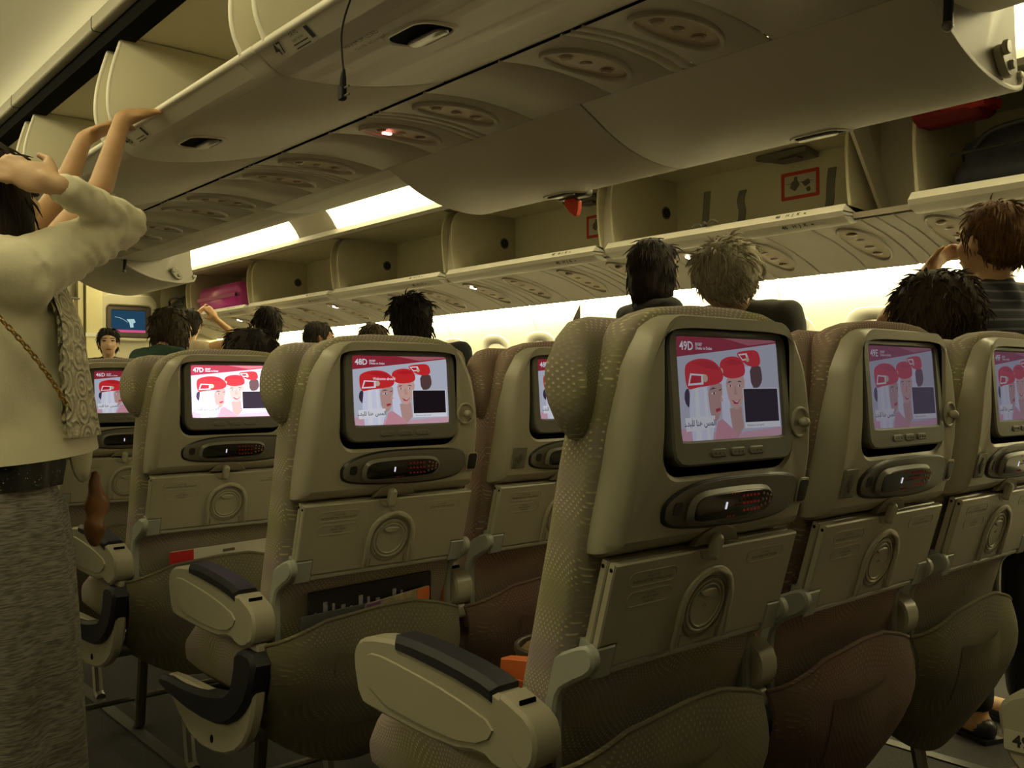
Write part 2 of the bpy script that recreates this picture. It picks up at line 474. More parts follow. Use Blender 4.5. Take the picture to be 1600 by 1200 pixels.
# outboard service panel strip (below the bins)
for sd in (1, -1):
    tn += 1
    pr = [(3.80, .735), (4.05, .690), (4.25, .630), (4.365, .580), (4.42, .60), (4.42, .76), (3.80, .76)]
    g = G(); g.slab(pr if sd > 0 else mirror(pr), Y0, Y1, 0, along_y)
    t = struct('trim_%d' % tn, g, PSU, 30)
    if sd > 0:
        def px(s): return interp([(0, 3.80), (.254, 4.05), (.463, 4.25), (.588, 4.365)], s)
        def ph(s): return interp([(0, .735), (.254, .690), (.463, .630), (.588, .580)], s)
        mpo = lambda c: (lambda a, b, d: (px(.29 + a) - .2*d, c + b, CZ + ph(.29 + a) - d))
        y = 0.75; k = 0
        while y < 9.9:
            for kind, ln in (('unit', .26), ('strip', .075), ('strip', .075), ('unit', .26), ('plain', .255)):
                gp = G(); m = mpo(y); n = 8
                gp.loft([[m(-.285 + .575*i/n, b, dd) for i in range(n+1)] for b, dd in ((.003, .0005), (.006, .007), (ln - .006, .007), (ln - .003, .0005))], 0, False, False, False)
                po = obj('service_panel', gp.mesh('service_panel', PSU, 50), t)
                if kind == 'unit':
                    m = mpo(y + ln/2); k += 1
                    gu = G(); gu.ring(circ(0, 0, .215, 32, .085), circ(0, 0, .20, 32, .072), .005, .016, m, 0, .004)
                    gu.poly([m(a, b, .0085) for a, b in circ(0, 0, .202, 32, .074)], 1)
                    for q in (-.12, -.04, .05, .13):
                        gu.ell(m(q, 0, .012), (.024, .024, .009), None, 12, 6, 2)
                    obj('reading_light_unit', gu.mesh('reading_light_unit', [PSU, PSUO, LENS], 50), po)
                    if k % 4 == 2:
                        gs = G(); gs.slab(rrect(-.13, .0, .05, .018, .006, 3), .014, .022, 0, m)
                        o = obj('lit_sign', gs.mesh('lit_sign', SIGNW), po); o['label'] = 'small white lit cabin sign'
                y += ln
# ------------------------------------------------------------------ centre overhead bins (buckets that swing down)
PROF_R = [(.2155, .872), (.28, .838), (.378, .787), (.49, .753), (.615, .739), (.70, .744), (.745, .758), (.757, .775), (.755, .795)]
PROF_L = [(.2155, .879), (.30, .853), (.40, .826), (.52, .802), (.62, .789), (.70, .786), (.735, .790), (.757, .802), (.80, .834)]
PROF_C = [(.2155, .872), (.34, .868), (.46, .880), (.58, .915), (.69, .975), (.765, 1.06), (.795, 1.14), (.79, 1.185)]
INT = mat('bin_interior', (0.64, 0.60, 0.44), 0.6, var=0.06, vscale=3)
LATCH = mat('latch_metal', (0.30, 0.29, 0.27), 0.35, 0.6, var=0.2)
def frames(sd, a, b, d):
    return (XC + sd*a, d, b + CZ)
def thick(prof, th):
    """closed sheet profile of thickness th above the given line"""
    P = [Vector(p) for p in prof]; up = []
    for i, p in enumerate(P):
        t = (P[min(i+1, len(P)-1)] - P[max(i-1, 0)]).normalized()
        up.append(tuple(p + Vector((-t.y, t.x))*th))
    return list(prof) + up[::-1]
def centre_bin(sd, y0, y1, prof, label, is_open=True, latch=None, number=None, near_end=False):
    mp = lambda a, b, d: frames(sd, a, b, d)
    root = thing('overhead_bin', label, 'luggage bin', (XC + sd*.5, (y0+y1)/2, CZ + .75), 0, 'centre overhead bins')
    off = (-(XC + sd*.5), -(y0+y1)/2, -(CZ + .75))
    P = smooth_line(prof[:-2], 2) + list(prof[-2:]) if is_open else smooth_line(prof, 2)
    g = G(); c = thick(P, .016)
    n = len(P)
    g.slab(c, y0 + .004, y1 - .004, .003, mp)
    bk = obj('bucket', g.mesh('bucket', PLB, 45, off), root)
    if is_open:
        lip = prof[-1]
        # rolled white lip along the front edge, with the raised label band
        g = G(); g.slab(rrect(lip[0] - .004, lip[1] + .004, .022, .020, .0095, 4) if sd < 0 else rrect(lip[0] - .006, lip[1] + .002, .03, .022, .010, 4), y0 + .004, y1 - .004, .002, mp)
        if sd < 0:
            pass
        obj('lip', g.mesh('lip', PLW if sd < 0 else PLB, 50, off), root)
        if sd < 0:
            g = G(); g.slab([(.7585, .7995), (.8015, .8315), (.7985, .8345), (.756, .803)], y0 + .09, y1 - .09, .0008, mp); obj('label_band', g.mesh('label_band', PLB, 40, off), root)
        # end panels with a curved front edge
        for ye, sg in ((y0 + (.065 if sd < 0 else .02), 1), (y1 - (.065 if sd < 0 else .02), -1)):
            if sd < 0: fr = [(.802, .84), (.828, .90), (.83, .977), (.815, 1.06), (.782, 1.165)]
            else: fr = [(.742, .80), (.73, .87), (.725, .98), (.71, 1.06), (.66, 1.16)]
            body = [(a, b + .012) for a, b in smooth_line(prof[:-2], 1)]
            o = body + smooth_line(fr, 2) + [(.25, 1.165), (.232, .95)]
            g = G(); g.slab(o, ye - .007, ye + .007, .003, mp)
            ep = obj('end_panel', g.mesh('end_panel', INT if sd < 0 else PLB, 45, off), root)
            if sd < 0:
                g = G(); g.tube([mp(a, b, ye) for a, b in smooth_line(fr, 2)], .0075, 8); obj('edge_strip', g.mesh('edge_strip', PLW, 50, off), ep)
        # back and roof lining of the compartment
        g = G(); lin = smooth_line([(.225, .90), (.24, 1.06), (.30, 1.14), (.45, 1.17), (.79, 1.165)], 2)
        g.slab(thick(lin, .008), y0 + .006, y1 - .006, 0, mp)
        obj('lining', g.mesh('lining', INT, 45, off), root)
    if latch is not None:
        # recessed grab handle in the underside
        lx, ly = latch
        def hz(a): return interp([(p[0], p[1]) for p in P], a)
        ml = lambda a, b, d: (XC + sd*(lx + a), ly + b, CZ + hz(lx + a) - d)
        g = G(); g.ring(rrect(0, 0, .125, .175, .045, 6), rrect(0, 0, .100, .15, .036, 6), -.002, .005, ml, 0, .003)
        g.poly([ml(a, b, .0012) for a, b in rrect(0, 0, .102, .152, .036, 6)], 1)
        g.slab(rrect(-.020 , 0, .040, .125, .016, 4), .001, .010, .003, ml, 2)
        obj('latch', g.mesh('latch', [PLB, DARK, LATCH], 45, off), root)
    if number:
        g = G(); mt = lambda yc, zc: (lambda a, b: (XC + sd*.8125, yc - sd*(-a), CZ + zc + b))
        mt1 = (lambda a, b: (XC - .8125, y1 - .16 - a, CZ + .801 + b))
        add_text(g, number, .042, mt1, 0, .0012)
        for i in range(3):
            m2 = lambda a, b, i=i: (XC - .8125, y1 - .235 - a, CZ + .815 - .014*i + b)
            add_text(g, ('D E F G', 'ROW SEATS', 'D ---- G')[i], .012, m2)
        g.slab(rrect(0, 0, .014, .034, .002, 2), 0, .0006, 0, lambda a, b, d: (XC - .8120 - d, y1 - .292 - a, CZ + .803 + b))
        obj('label_text', g.mesh('label_text', INK, 0, off), root)
    if near_end:
        # gas strut and hinge hardware at the near end
        g = G(); g.tube([(XC + .265, y0 - .022, CZ + .80), (XC + .28, y0 - .022, CZ + .98)], .011, 10); 
        obj('gas_strut', g.mesh('gas_strut', BLK, 40, off), root)
        g = G(); g.ell((XC + .263, y0 - .022, CZ + .795), .013); 
        obj('strut_ball', g.mesh('strut_ball', METAL, 40, off), root)
        g = G(); me = lambda a, b, d: (XC + .62 + a, y0 + .012 - d, CZ + .80 + b)
        g.slab(smooth_poly([(-.045, .03), (.0, .05), (.03, .02), (.05, -.03), (.0, -.035), (-.03, 0)], 2), 0, .022, .004, me)
        g.slab(circ(-.02, .03, .018, 14), .02, .034, .003, me); g.slab(circ(.015, -.005, .012, 12), .02, .032, .003, me)
        obj('hinge_lock', g.mesh('hinge_lock', PL, 40, off), root)
    return root
centre_bin(1, .95, 2.03, PROF_R, 'nearest swung-down centre bin on the right, its open end showing a strut', True, (.685, 1.49), None, True)
centre_bin(1, 2.03, 3.11, PROF_R, 'swung-down right centre bin with a curved far end against the bright cove', True, (.685, 2.58))
centre_bin(1, 3.11, 4.19, PROF_C, 'closed right centre bin just past the hanging buckets', False)
centre_bin(1, 4.19, 5.27, PROF_C, 'closed right centre bin in the middle of the run', False)
centre_bin(1, 5.27, 6.35, PROF_C, 'closed right centre bin next to the far hanging bucket', False)
centre_bin(1, 6.35, 7.43, PROF_R, 'far swung-down centre bin with pale end panel, above the bulkhead screen', True, None, None, True)
centre_bin(1, -.13, .95, PROF_C, 'closed right centre bin above the camera row', False)
centre_bin(-1, 1.00, 2.14, PROF_L, 'open left centre bin with a thin black cable hanging over its lip', True, (.612, 1.70), None)
centre_bin(-1, 2.14, 3.21, PROF_L, 'open left centre bin numbered 47, bare forearms reaching into it', True, (.63, 2.88), None)
centre_bin(-1, 3.21, 4.28, PROF_L, 'open left centre bin behind the reaching arms, partly hidden', True, (.63, 3.95), None)
centre_bin(-1, 4.28, 5.35, PROF_L, 'far left centre bin above the woman in cream, mostly hidden', True)
# number plate "47" on the lip between the two near left bins
mtx = lambda yc, zc: (lambda a, b: (XC - (.7793 + (b + zc - .803)*.802 + .0024), yc - a, CZ + .8165 + (b + zc - .803)*.597 - .0036))
def plate(num, y, label, extra):
    root = thing('bin_number_plate', label, 'label', (XC - .785, y, CZ + .81)); off = (-(XC - .785), -y, -(CZ + .81))
    g = G(); add_text(g, num, .044, mtx(y, .803), 0, .0005); o = obj('row_number', g.mesh('row_number', INK, 0, off), root); o['kind'] = 'stuff'
    g = G()
    if extra: add_text(g, 'DE FG', .014, mtx(y - .09, .818)); add_text(g, 'SEAT ROW', .010, mtx(y - .09, .803))
    for z in (.793, .783): g.poly([mtx(y - .09, z)(*p) for p in ((-.033, -.0015), (.033, -.0015), (.033, .0015), (-.033, .0015))])
    g.poly([mtx(y - .145, .803)(*p) for p in ((-.008, -.016), (.008, -.016), (.008, .016), (-.008, .016))])
    o = obj('seat_symbols', g.mesh('seat_symbols', INK, 0, off), root); o['kind'] = 'stuff'
plate('47', 2.04, 'black 47 row number and seat symbols printed on the bin lip', True)
plate('46', 3.10, 'small black row number printed on the bin lip beside the reaching arms', False)
g = G()
def under(yc, tc):
    return lambda a, b: (XC - (tc + b), yc - a, CZ + interp([(p[0], p[1]) for p in PROF_L], tc + b) - .0022)
add_text(g, 'MAXIMUM LOAD', .018, under(1.80, .705)); add_text(g, 'CLOSE SECURELY', .016, under(1.80, .68))
tag(obj('bin_notice', g.mesh('bin_notice', INKG, 0)), 'faint two-line printed notice under the left bin beside the grab handle', 'label')

# ------------------------------------------------------------------ outboard bins on the right wall (all open)
OB = [(.55, 1.83), (2.115, 3.535), (3.62, 4.99), (5.08, 6.48), (6.57, 8.01), (8.10, 9.45), (9.55, 10.28)]
OBL = ['outboard bin at the right edge holding a dark blue bag', 'open outboard bin with three loose straps and a red framed sticker', 'open outboard bin with a red latch tab and red framed sticker',
       'open empty outboard bin under the near end of the bright cove', 'open empty outboard bin under the gap between the cove lights', 'open outboard bin holding a pink suitcase', 'farthest outboard bin holding a black bag']
RED = mat('red_print', (0.55, 0.04, 0.02), 0.5, var=0.1)
STK = mat('sticker_white', (0.55, 0.52, 0.42), 0.5, var=0.1)
idm = lambda a, b, d: (a, d, b + CZ)
for (y0, y1), lab, i in zip(OB, OBL, range(9)):
    root = thing('overhead_bin', lab, 'luggage bin', (3.9, (y0+y1)/2, CZ + .75), 0, 'outboard overhead bins')
    off = (-3.9, -(y0+y1)/2, -(CZ + .75))
    # bucket floor with a fat rolled lip
    fl = smooth_poly([(3.722, .738), (3.722, .738), (3.712, .760), (3.712, .760), (3.742, .794), (3.742, .794), (3.785, .790), (3.80, .775), (3.86, .765), (4.34, .765), (4.34, .75), (3.90, .745), (3.81, .712), (3.77, .710)], 1)
    g = G(); g.slab(fl, y0, y1, .006, idm); obj('shelf', g.mesh('shelf', PLW, 50, off), root)
    g = G(); g.slab([(4.32, .76), (4.34, .76), (4.34, 1.21), (4.32, 1.21)], y0, y1, 0, idm)
    g.slab([(3.72, 1.205), (4.34, 1.205), (4.34, 1.213), (3.72, 1.213)], y0, y1, 0, idm)
    obj('lining', g.mesh('lining', INT, 30, off), root)
    for ye in (y0 + .008, y1 - .008):
        fr = smooth_line([(3.785, .775), (3.765, .90), (3.757, 1.02), (3.766, 1.12), (3.81, 1.19), (3.87, 1.208)], 2)
        g = G(); g.slab(fr + [(4.33, 1.208), (4.33, .77)], ye - .008, ye + .008, .004, idm)
        ep = obj('end_panel', g.mesh('end_panel', INT, 45, off), root)
        if ye > (y0 + y1)/2:       # round vent rose on the far end panel
            g = G(); g.slab(circ(4.22, 1.015, .038, 20), ye - .009, ye - .013, .001, idm)
            for rr in (.014, .026): g.ring(circ(4.22, 1.015, rr, 18), circ(4.22, 1.015, rr - .006, 18), ye - .012, ye - .015, idm, 1)
            obj('vent_rose', g.mesh('vent_rose', [GREY, DARK], 40, off), ep)
    # row number and symbols on the lip
    g = G(); num = ['47', '46', '45', '45', '44', '43', '42'][i]
    lt = lambda yc: (lambda a, b: (3.7365 - .8*b - .0028, yc - a, CZ + .7275 + .6*b - .0015))
    ut = lambda yc: (lambda a, b: (3.7265 + .66*b - .0018, yc - a, CZ + .778 + .75*b + .001))
    for f_, sz, yc in ((lt, .030, y0 + .30), (ut, .026, y0 + .33)):
        add_text(g, num, sz, f_(yc), 0, .0008)
        for k in range(3): add_text(g, 'HJK'[k], sz*.9, f_(yc - .05 - .028*k), 0, .0005)
        add_text(g, '-', sz, f_(yc - .14), 0, .002)
    o = obj('label_text', g.mesh('label_text', INK, 0, off), root); o['kind'] = 'stuff'
    if i in (1, 2):   # framed pictogram sticker on the back wall + door hinge block
        ys, zs = (2.70, 1.055) if i == 1 else (4.15, 1.04)
        ms = lambda a, b, d: (4.319 - d, ys - a, CZ + zs + b)
        g = G(); g.ring(rrect(0, 0, .225, .145, .008, 3), rrect(0, 0, .185, .108, .004, 3), 0, .0012, ms, 0)
        g.poly([ms(a, b, .0006) for a, b in rrect(0, 0, .19, .112, .004, 3)], 1)
        for q in ([(-.05, .02), (-.02, .035), (0, .0), (-.03, -.03), (-.06, -.01)], [(.01, .01), (.05, .025), (.06, .0), (.03, -.015)], circ(.05, -.03, .013, 12), circ(-.025, .035, .011, 12)):
            g.poly([ms(a, b, .0013) for a, b in q], 2)
        g.slab(rrect(0, .012, .16, .003, .001, 2), .001, .0014, 0, ms, 2)
        obj('pictogram_sticker', g.mesh('pictogram_sticker', [RED, STK, INKG], 0, off), root)
        g = G(); mh = lambda a, b, d: (4.20 + b, ys - .02 - a, CZ + 1.20 - d)
        g.slab([(-.16, -.07), (.13, -.07), (.10, .10), (-.10, .10)], 0, .03, .006, mh)
        g.slab(rrect(0, 0, .12, .05, .01, 3), .03, .045, .004, mh, 1)
        obj('door_mechanism', g.mesh('door_mechanism', [GREY, METAL], 40, off), root)
    if i == 1:
        SM = mat('strap_webbing', (0.14, 0.135, 0.11), 0.9, var=0.2)
        for yc, pts in ((3.13, [(4.10, 1.06), (4.09, .98), (4.08, .88), (4.0, .80)]), (2.90, [(4.10, 1.03), (4.07, .97), (4.10, .91), (4.05, .80)]), (2.40, [(4.12, 1.06), (4.10, .97), (4.10, .89), (4.06, .82)])):
            L = smooth_line(pts, 2); g = G()
            g.slab(thick(L, .004), yc - .022, yc + .022, 0, idm)
            obj('strap', g.mesh('strap', SM, 50, off), root)
        g = G(); g.tube([(3.745 + .02*sin(t*6.28), 2.96 - .16*t, CZ + .80 + .018*abs(sin(t*9))) for t in [k/14 for k in range(15)]], .006, 8)
        o = obj('strap_loop', g.mesh('strap_loop', SM, 50, off), root)
    if i == 2:
        g = G(); mr = lambda a, b, d: (2.56 + d, 2.60 + a, CZ + .70 + b)
# filler panels in the gaps between the outboard buckets
tn += 1
g = G()
for (a, b), (c, d) in zip(OB, OB[1:]):
    if c - b < .2:
        g.slab(smooth_line([(3.80, .77), (3.80, .95), (3.82, 1.10), (3.88, 1.20)], 1) + [(4.3, 1.20), (4.3, .77)], b, c, 0, idm)
    else:
        g.box(4.05, 4.35, b, c, CZ + .70, CZ + 1.21)
        g.slab([(3.62, 1.2), (3.80, 1.2), (4.06, .74), (3.98, .74)], c - .055, c - .04, 0, idm)
struct('trim_%d' % tn, g, PLB, 30)

# things lying in or hanging from the bins
SUIT = mat('pink_shell', (0.70, 0.05, 0.48), 0.28, var=0.08, coat=0.4)
root = thing('suitcase', 'glossy magenta pink hard suitcase pushed into the outboard bin', 'suitcase', (3.98, 8.88, CZ + .80))
g = G(); mp = lambda a, b, d: (a - .19 + .02, d, b + .125)
g.slab(smooth_poly(rrect(.19, 0, .40, .27, .08, 4), 1), -.46, .46, .05, lambda a, b, d: (a - .17, d, b + .118))
obj('shell', g.mesh('shell', SUIT, 60), root)
g = G(); g.ring(rrect(.19, 0, .412, .03, .012, 4), rrect(.19, 0, .38, .016, .006, 4), -.45, .45, lambda a, b, d: (a - .17, d, b + .118))
g.box(-.19, -.17, -.45, .45, .10, .135)
obj('zip_band', g.mesh('zip_band', mat('pink_band', (0.55, 0.12, 0.36), 0.5)), root)
g = G(); g.tube([(-.02, -.455, .10), (-.02, -.49, .11), (.06, -.49, .11), (.06, -.455, .10)], .009); obj('handle', g.mesh('handle', SUIT), root)
BAGB = mat('navy_bag_cloth', (0.025, 0.028, 0.04), 0.8, var=0.3, vscale=20, bump=0.3, bscale=200)
def soft_bag(name, label, cat, loc, sz, m, strap=True):
    root = thing(name, label, cat, loc)
    g = G(); secs = []
    for k in range(9):
        t = k/8; z = sz[2]*t; s = (1 - abs(2*t - .85)**3.2*.45) * (0.93 + .07*sin(9*t))
        secs.append([(sz[0]/2*s*math.copysign(abs(cos(a))**.55, cos(a)), sz[1]/2*s*math.copysign(abs(sin(a))**.55, sin(a)) , z + .012*sin(3*a + 4*t)) for a in [2*pi*j/28 for j in range(28)]])
    g.loft(secs); obj('body', g.mesh('body', m, 60), root)
    if strap:
        g = G(); g.tube(smooth_line([(-sz[0]*.46, -sz[1]*.30, sz[2]*.6), (-sz[0]*.53, -sz[1]*.2, sz[2]*.82), (-sz[0]*.53, sz[1]*.2, sz[2]*.82), (-sz[0]*.46, sz[1]*.3, sz[2]*.6)], 2), .012)
        obj('strap', g.mesh('strap', BLK), root)
        g = G(); g.tube([(-sz[0]*.5, -sz[1]*.42, sz[2]*.55), (-sz[0]*.515, 0, sz[2]*.57), (-sz[0]*.5, sz[1]*.42, sz[2]*.55)], .006)
        obj('zip', g.mesh('zip', BLK), root)
    return root
soft_bag('travel_bag', 'dark navy soft bag in the outboard bin at the right edge', 'bag', (4.03, 1.38, CZ + .768), (.46, .74, .29), BAGB)
soft_bag('travel_bag', 'black bag in the farthest outboard bin beside the pink suitcase', 'bag', (4.0, 9.92, CZ + .768), (.44, .62, .27), BLK)
REDB = mat('red_cloth', (0.50, 0.025, 0.02), 0.7, var=0.25, vscale=15, bump=0.3, bscale=60)
root = thing('red_jacket', 'red cloth hanging down from the top of the near outboard bin', 'jacket', (3.80, 1.70, CZ + 1.05))
g = G(); secs = []
for k in range(8):
    t = k/7; y = -.17 + .34*t
    h = .085*(1 - (2*t - .8)**2*.6); 
    secs.append([(.10*cos(a) + .015*sin(5*t + a), y, .07 + h*.5*sin(a) + .012*sin(4*a + 7*t) + .02*t) for a in [2*pi*j/18 for j in range(18)]])
g.loft(secs); obj('fold', g.mesh('fold', REDB, 60), root)
g = G(); g.slab(smooth_poly([(-.1, -.01), (.1, 0), (.1, .09), (-.1, .09)], 1), -.14, .12, .01, lambda a, b, d: (a + .03, d, b + .02)); obj('lining', g.mesh('lining', mat('dark_red_cloth', (0.2, 0.01, 0.012), 0.8)), root)
# red latch tab under the lip of the second hanging bucket
root = thing('latch_tab', 'open bin latch with a bright red tab under the hanging bucket', 'latch', (2.55, 2.58, CZ + .70))
g = G(); g.slab(rrect(0, 0, .16, .03, .012, 4), -.02, .02, .004, lambda a, b, d: (d, a, b + .05)); obj('plate', g.mesh('plate', GREY), root)
g = G(); g.slab(smooth_poly([(-.06, .035), (.04, .035), (.035, -.03), (.01, -.04)], 1), -.012, .012, .003, lambda a, b, d: (d - .01, -a, b)); 
o = obj('tab', g.mesh('tab', mat('red_tab', (0.75, 0.06, 0.02), 0.4)), root); o['label'] = 'red plastic tab'
# black cable with a two-pin plug hanging from the left bin lip
root = thing('headphone_cable', 'thin black cable with a two-pin plug dangling from the left bin lip', 'cable', (.985, 1.62, CZ + .59))
g = G(); L = smooth_line([(0.03, -.05, .26), (-.012, -.047, .245), (-.02, -.03, .20), (-.03, .005, .13), (-.03, .0, .07), (-.03, -.006, .04)], 3)
CBL = mat('cable_black', (.004, .004, .004), .6, spec=.2); g.tube(L, .0022, 6); obj('wire', g.mesh('wire', CBL), root)
g = G(); g.tube([(-.03, -.006, .046), (-.03, -.004, .03), (-.03, -.002, .012)], [.003, .006, .0075], 8); g.slab(rrect(0, 0, .018, .03, .004, 3), -.006, .006, .002, lambda a, b, d: (-.03 + d, a, b)); obj('plug', g.mesh('plug', CBL), root)
for z in (.008, -.008):
    g = G(); g.tube([(-.03, -.008, z), (-.03, -.026, z)], .0022, 6); obj('pin', g.mesh('pin', METAL), root)
# bulkhead details
root = thing('bulkhead_monitor', 'small wall monitor showing a moving map on the front bulkhead', 'screen', (3.42, Y1, CZ + .745))
mp = lambda a, b, d: (a, -d, b)
g = G(); g.ring(smooth_poly(rrect(.0, .04, .60, .50, .10, 4), 1), smooth_poly(rrect(.0, .0, .48, .35, .05, 4), 1), 0, .05, mp, 0, .012); obj('niche', g.mesh('niche', WALLF.data.materials[0]), root)
g = G(); g.ring(rrect(0, 0, .46, .33, .02, 3), rrect(0, .005, .36, .235, .01, 3), 0.0, .03, mp, 0, .006); obj('bezel', g.mesh('bezel', mat('brown_bezel', (0.07, 0.05, 0.035), 0.45)), root)
g = G(); g.poly([mp(a, b, .012) for a, b in rrect(0, .005, .36, .235, .01, 3)], 0)
g.poly([mp(a, b, .013) for a, b in [(-.18, -.113), (.18, -.113), (.18, -.085), (-.18, -.085)]], 1)
g.poly([mp(a, b, .013) for a, b in [(-.02, .03), (.06, .035), (.075, 0), (.05, -.015), (.055, -.055), (.02, -.06), (.01, -.01)]], 2)
for k in range(6): g.poly([mp(a, b, .013) for a, b in [(-.14 + .022*k, .052 - .003*k*k*.5), (-.118 + .022*k, .052 - .003*(k+1)**2*.5), (-.118 + .022*k, .047 - .003*(k+1)**2*.5), (-.14 + .022*k, .047 - .003*k*k*.5)]], 2)
obj('map_picture', g.mesh('map_picture', [glow('map_sea', (0.02, 0.07, 0.13), 1.0), glow('map_bar', (0.8, 0.12, 0.3), 1.0), glow('map_land', (0.55, 0.8, 0.85), 1.0)], 0), root)
root = thing('galley_column', 'pale cream galley column beside the bulkhead monitor', 'column', (3.02, Y1 - .06, 0))
g = G(); g.box(-.06, .10, -.06, .05, 0, 2.2); g.box(-.13, -.08, -.03, .05, 0, 2.2); obj('post', g.mesh('post', mat('cream_laminate', (0.75, 0.68, 0.38), 0.5), 0), root)
g = G(); g.box(-.07, .11, -.07, -.06, 1.62, 1.66); obj('strip', g.mesh('strip', WALL, 0), root)
root = thing('curtain', 'pleated cream galley curtain at the front bulkhead', 'curtain', (2.62, Y1 - .10, 0))
g = G(); P = [(-.35 + .62*k/60, .025*sin(k*1.25)) for k in range(61)]
g.loft([[(a, b, z) for a, b in P] for z in (0.05, 1.0, 2.0)], 0, False, False, False); obj('cloth', g.mesh('cloth', mat('curtain_cloth', (0.62, 0.56, 0.36), 0.9, var=.1), 80), root)
g = G(); g.tube([(-.36, 0, 2.01), (.28, 0, 2.01)], .012); obj('rail', g.mesh('rail', METAL), root)
# ------------------------------------------------------------------ economy seats (x from seat centre, y as for the nearest row, h = height above eye)
SHX = (0, -1.05, 0)
def yf(h):
    return interp([(-.23, .812), (-.218, .808), (-.15, .789), (-.1, .780), (-.05, .776), (.1, .775)], h)
fm = lambda a, b, d: (a, yf(b) - d, b + CZ)                       # on the shell face, d towards the row behind
mm = lambda a, b, d: (a + .0055, .7845 + .07*b - d, b + CZ)      # on the monitor glass
TB, TU, TN = Vector((0, .808, -.224 + CZ)), Vector((0, -.28, .96)), Vector((0, -.96, -.28))
tm = lambda a, b, d: tuple(TB + Vector((a, 0, 0)) + TU*b + TN*d)  # on the folded tray
side = lambda a, b, d: (d, a, b + CZ)                             # side profiles: a = y, b = h, d = x
def resample(poly, n):
    """n points at equal arc length, starting at the lowest middle point"""
    P = [Vector((p[0], p[1])) for p in poly]
    ar = sum(P[i].x*P[(i+1) % len(P)].y - P[(i+1) % len(P)].x*P[i].y for i in range(len(P)))
    if ar < 0: P = P[::-1]
    mnv = min(p.y for p in P); cx = sum(p.x for p in P)/len(P)
    best = None
    for i in range(len(P)):
        a, b = P[i], P[(i+1) % len(P)]
        if abs(a.y - mnv) < 1e-4 and abs(b.y - mnv) < 1e-4 and a.x <= cx <= b.x: best = i
    if best is None: best = min(range(len(P)), key=lambda i: abs(P[i].x - cx) + (P[i].y - mnv)*5)
    a = P[best]; b = P[(best+1) % len(P)]
    st = Vector((cx, a.y)) if a.x <= cx <= b.x else a
    Q = [st] + [P[(best + 1 + k) % len(P)] for k in range(len(P))] + [st]
    L = [0]
    for i in range(len(Q)-1): L.append(L[-1] + (Q[i+1]-Q[i]).length)
    out = []; j = 0
    for k in range(n):
        t = L[-1]*k/n
        while L[j+1] < t: j += 1
        u = (t - L[j])/max(1e-9, L[j+1]-L[j]); p = Q[j].lerp(Q[j+1], u); out.append((p.x, p.y))
    return out

# --- picture on the seat screens: flat shapes in u/v (0..1)
SC = {'sky': (.48, .50, .60), 'band': (.30, .020, .035), 'band2': (.42, .12, .14), 'hat': (.62, .022, .022), 'hat2': (.50, .012, .018), 'veil': (.66, .68, .84), 'skin': (.50, .30, .27), 'skin2': (.62, .38, .33), 'brown': (.10, .05, .045),
      'hair': (.04, .025, .05), 'pink': (.60, .28, .34), 'black': (.008, .004, .005), 'white': (.75, .76, .82), 'gold': (.62, .45, .32), 'ink': (.05, .055, .12), 'lip': (.42, .03, .05), 'floor': (.62, .36, .45)}
SK = list(SC); SM_ = [glow('screen_' + k, SC[k], 1.0, True) for k in SK]
def uvp(x, y):           # pixel position inside the reference picture -> unit square
    return ((x - 640)/622.0, 1 - (y - 234)/456.0)
PIC = []
def pic(c, *pts, px=True, sm=0):
    q = [uvp(*p) for p in pts] if px else list(pts)
    if sm: q = smooth_poly(q, sm)
    PIC.append((SK.index(c), q))
pic('sky', (0, 0), (1, 0), (1, 1), (0, 1), px=False)
pic('band', (0, 1), (1, 1), (1, .97), (.55, .89), (0, .80), px=False)
pic('band2', (.45, 1), (1, 1), (1, .985), (.70, .935), px=False)
pic('floor', (0, 0), (1, 0), (1, .09), (.5, .05), (0, .12), px=False)
pic('hair', (678, 468), (705, 460), (700, 555), (672, 520), sm=1)
pic('veil', (1035, 362), (1080, 358), (1090, 470), (1030, 470))
pic('brown', (1072, 358), (1143, 352), (1152, 400), (1150, 430), (1125, 462), (1078, 460), sm=1)
pic('hat', (985, 300), (1060, 286), (1130, 283), (1147, 320), (1143, 358), (1080, 364), (1035, 345), sm=2)
pic('white', (1005, 305), (1060, 300), (1075, 330), (1030, 335)); pic('hat2', (1015, 311), (1052, 308), (1056, 325), (1032, 328))
pic('gold', *[(1062 + 11*cos(t), 328 + 13*sin(t)) for t in [k*.7 for k in range(9)]])
pic('veil', (880, 405), (925, 412), (935, 520), (945, 690), (840, 690), (885, 600))
pic('skin', (930, 555), (1005, 545), (1012, 640), (975, 684), (940, 640))
pic('skin2', (912, 405), (1038, 400), (1030, 470), (1010, 530), (985, 560), (955, 558), (925, 510), sm=2)
pic('hair', (922, 440), (938, 430), (956, 433), (940, 436)); pic('hair', (985, 432), (1002, 428), (1020, 436), (1002, 434))
pic('white', (928, 452), (942, 446), (955, 452), (942, 457)); pic('white', (986, 451), (1000, 445), (1013, 451), (1000, 456)); pic('hair', (938, 447), (946, 447), (946, 456), (938, 456)); pic('hair', (996, 446), (1004, 446), (1004, 455), (996, 455))
pic('skin', (966, 452), (974, 452), (984, 492), (962, 492))
pic('lip', (945, 515), (975, 522), (1000, 512), (980, 535), (960, 534)); pic('white', (952, 518), (975, 523), (994, 516), (976, 528))
pic('hat', (880, 345), (930, 318), (1000, 316), (1036, 345), (1042, 395), (1010, 412), (945, 420), (893, 405), sm=2)
pic('hat2', (910, 345), (960, 330), (1010, 335), (1025, 350), (960, 356))
pic('gold', *[(893 + 10*cos(t), 385 + 15*sin(t)) for t in [k*.7 for k in range(9)]])
pic('pink', (830, 690), (850, 610), (880, 600), (945, 650), (975, 690))
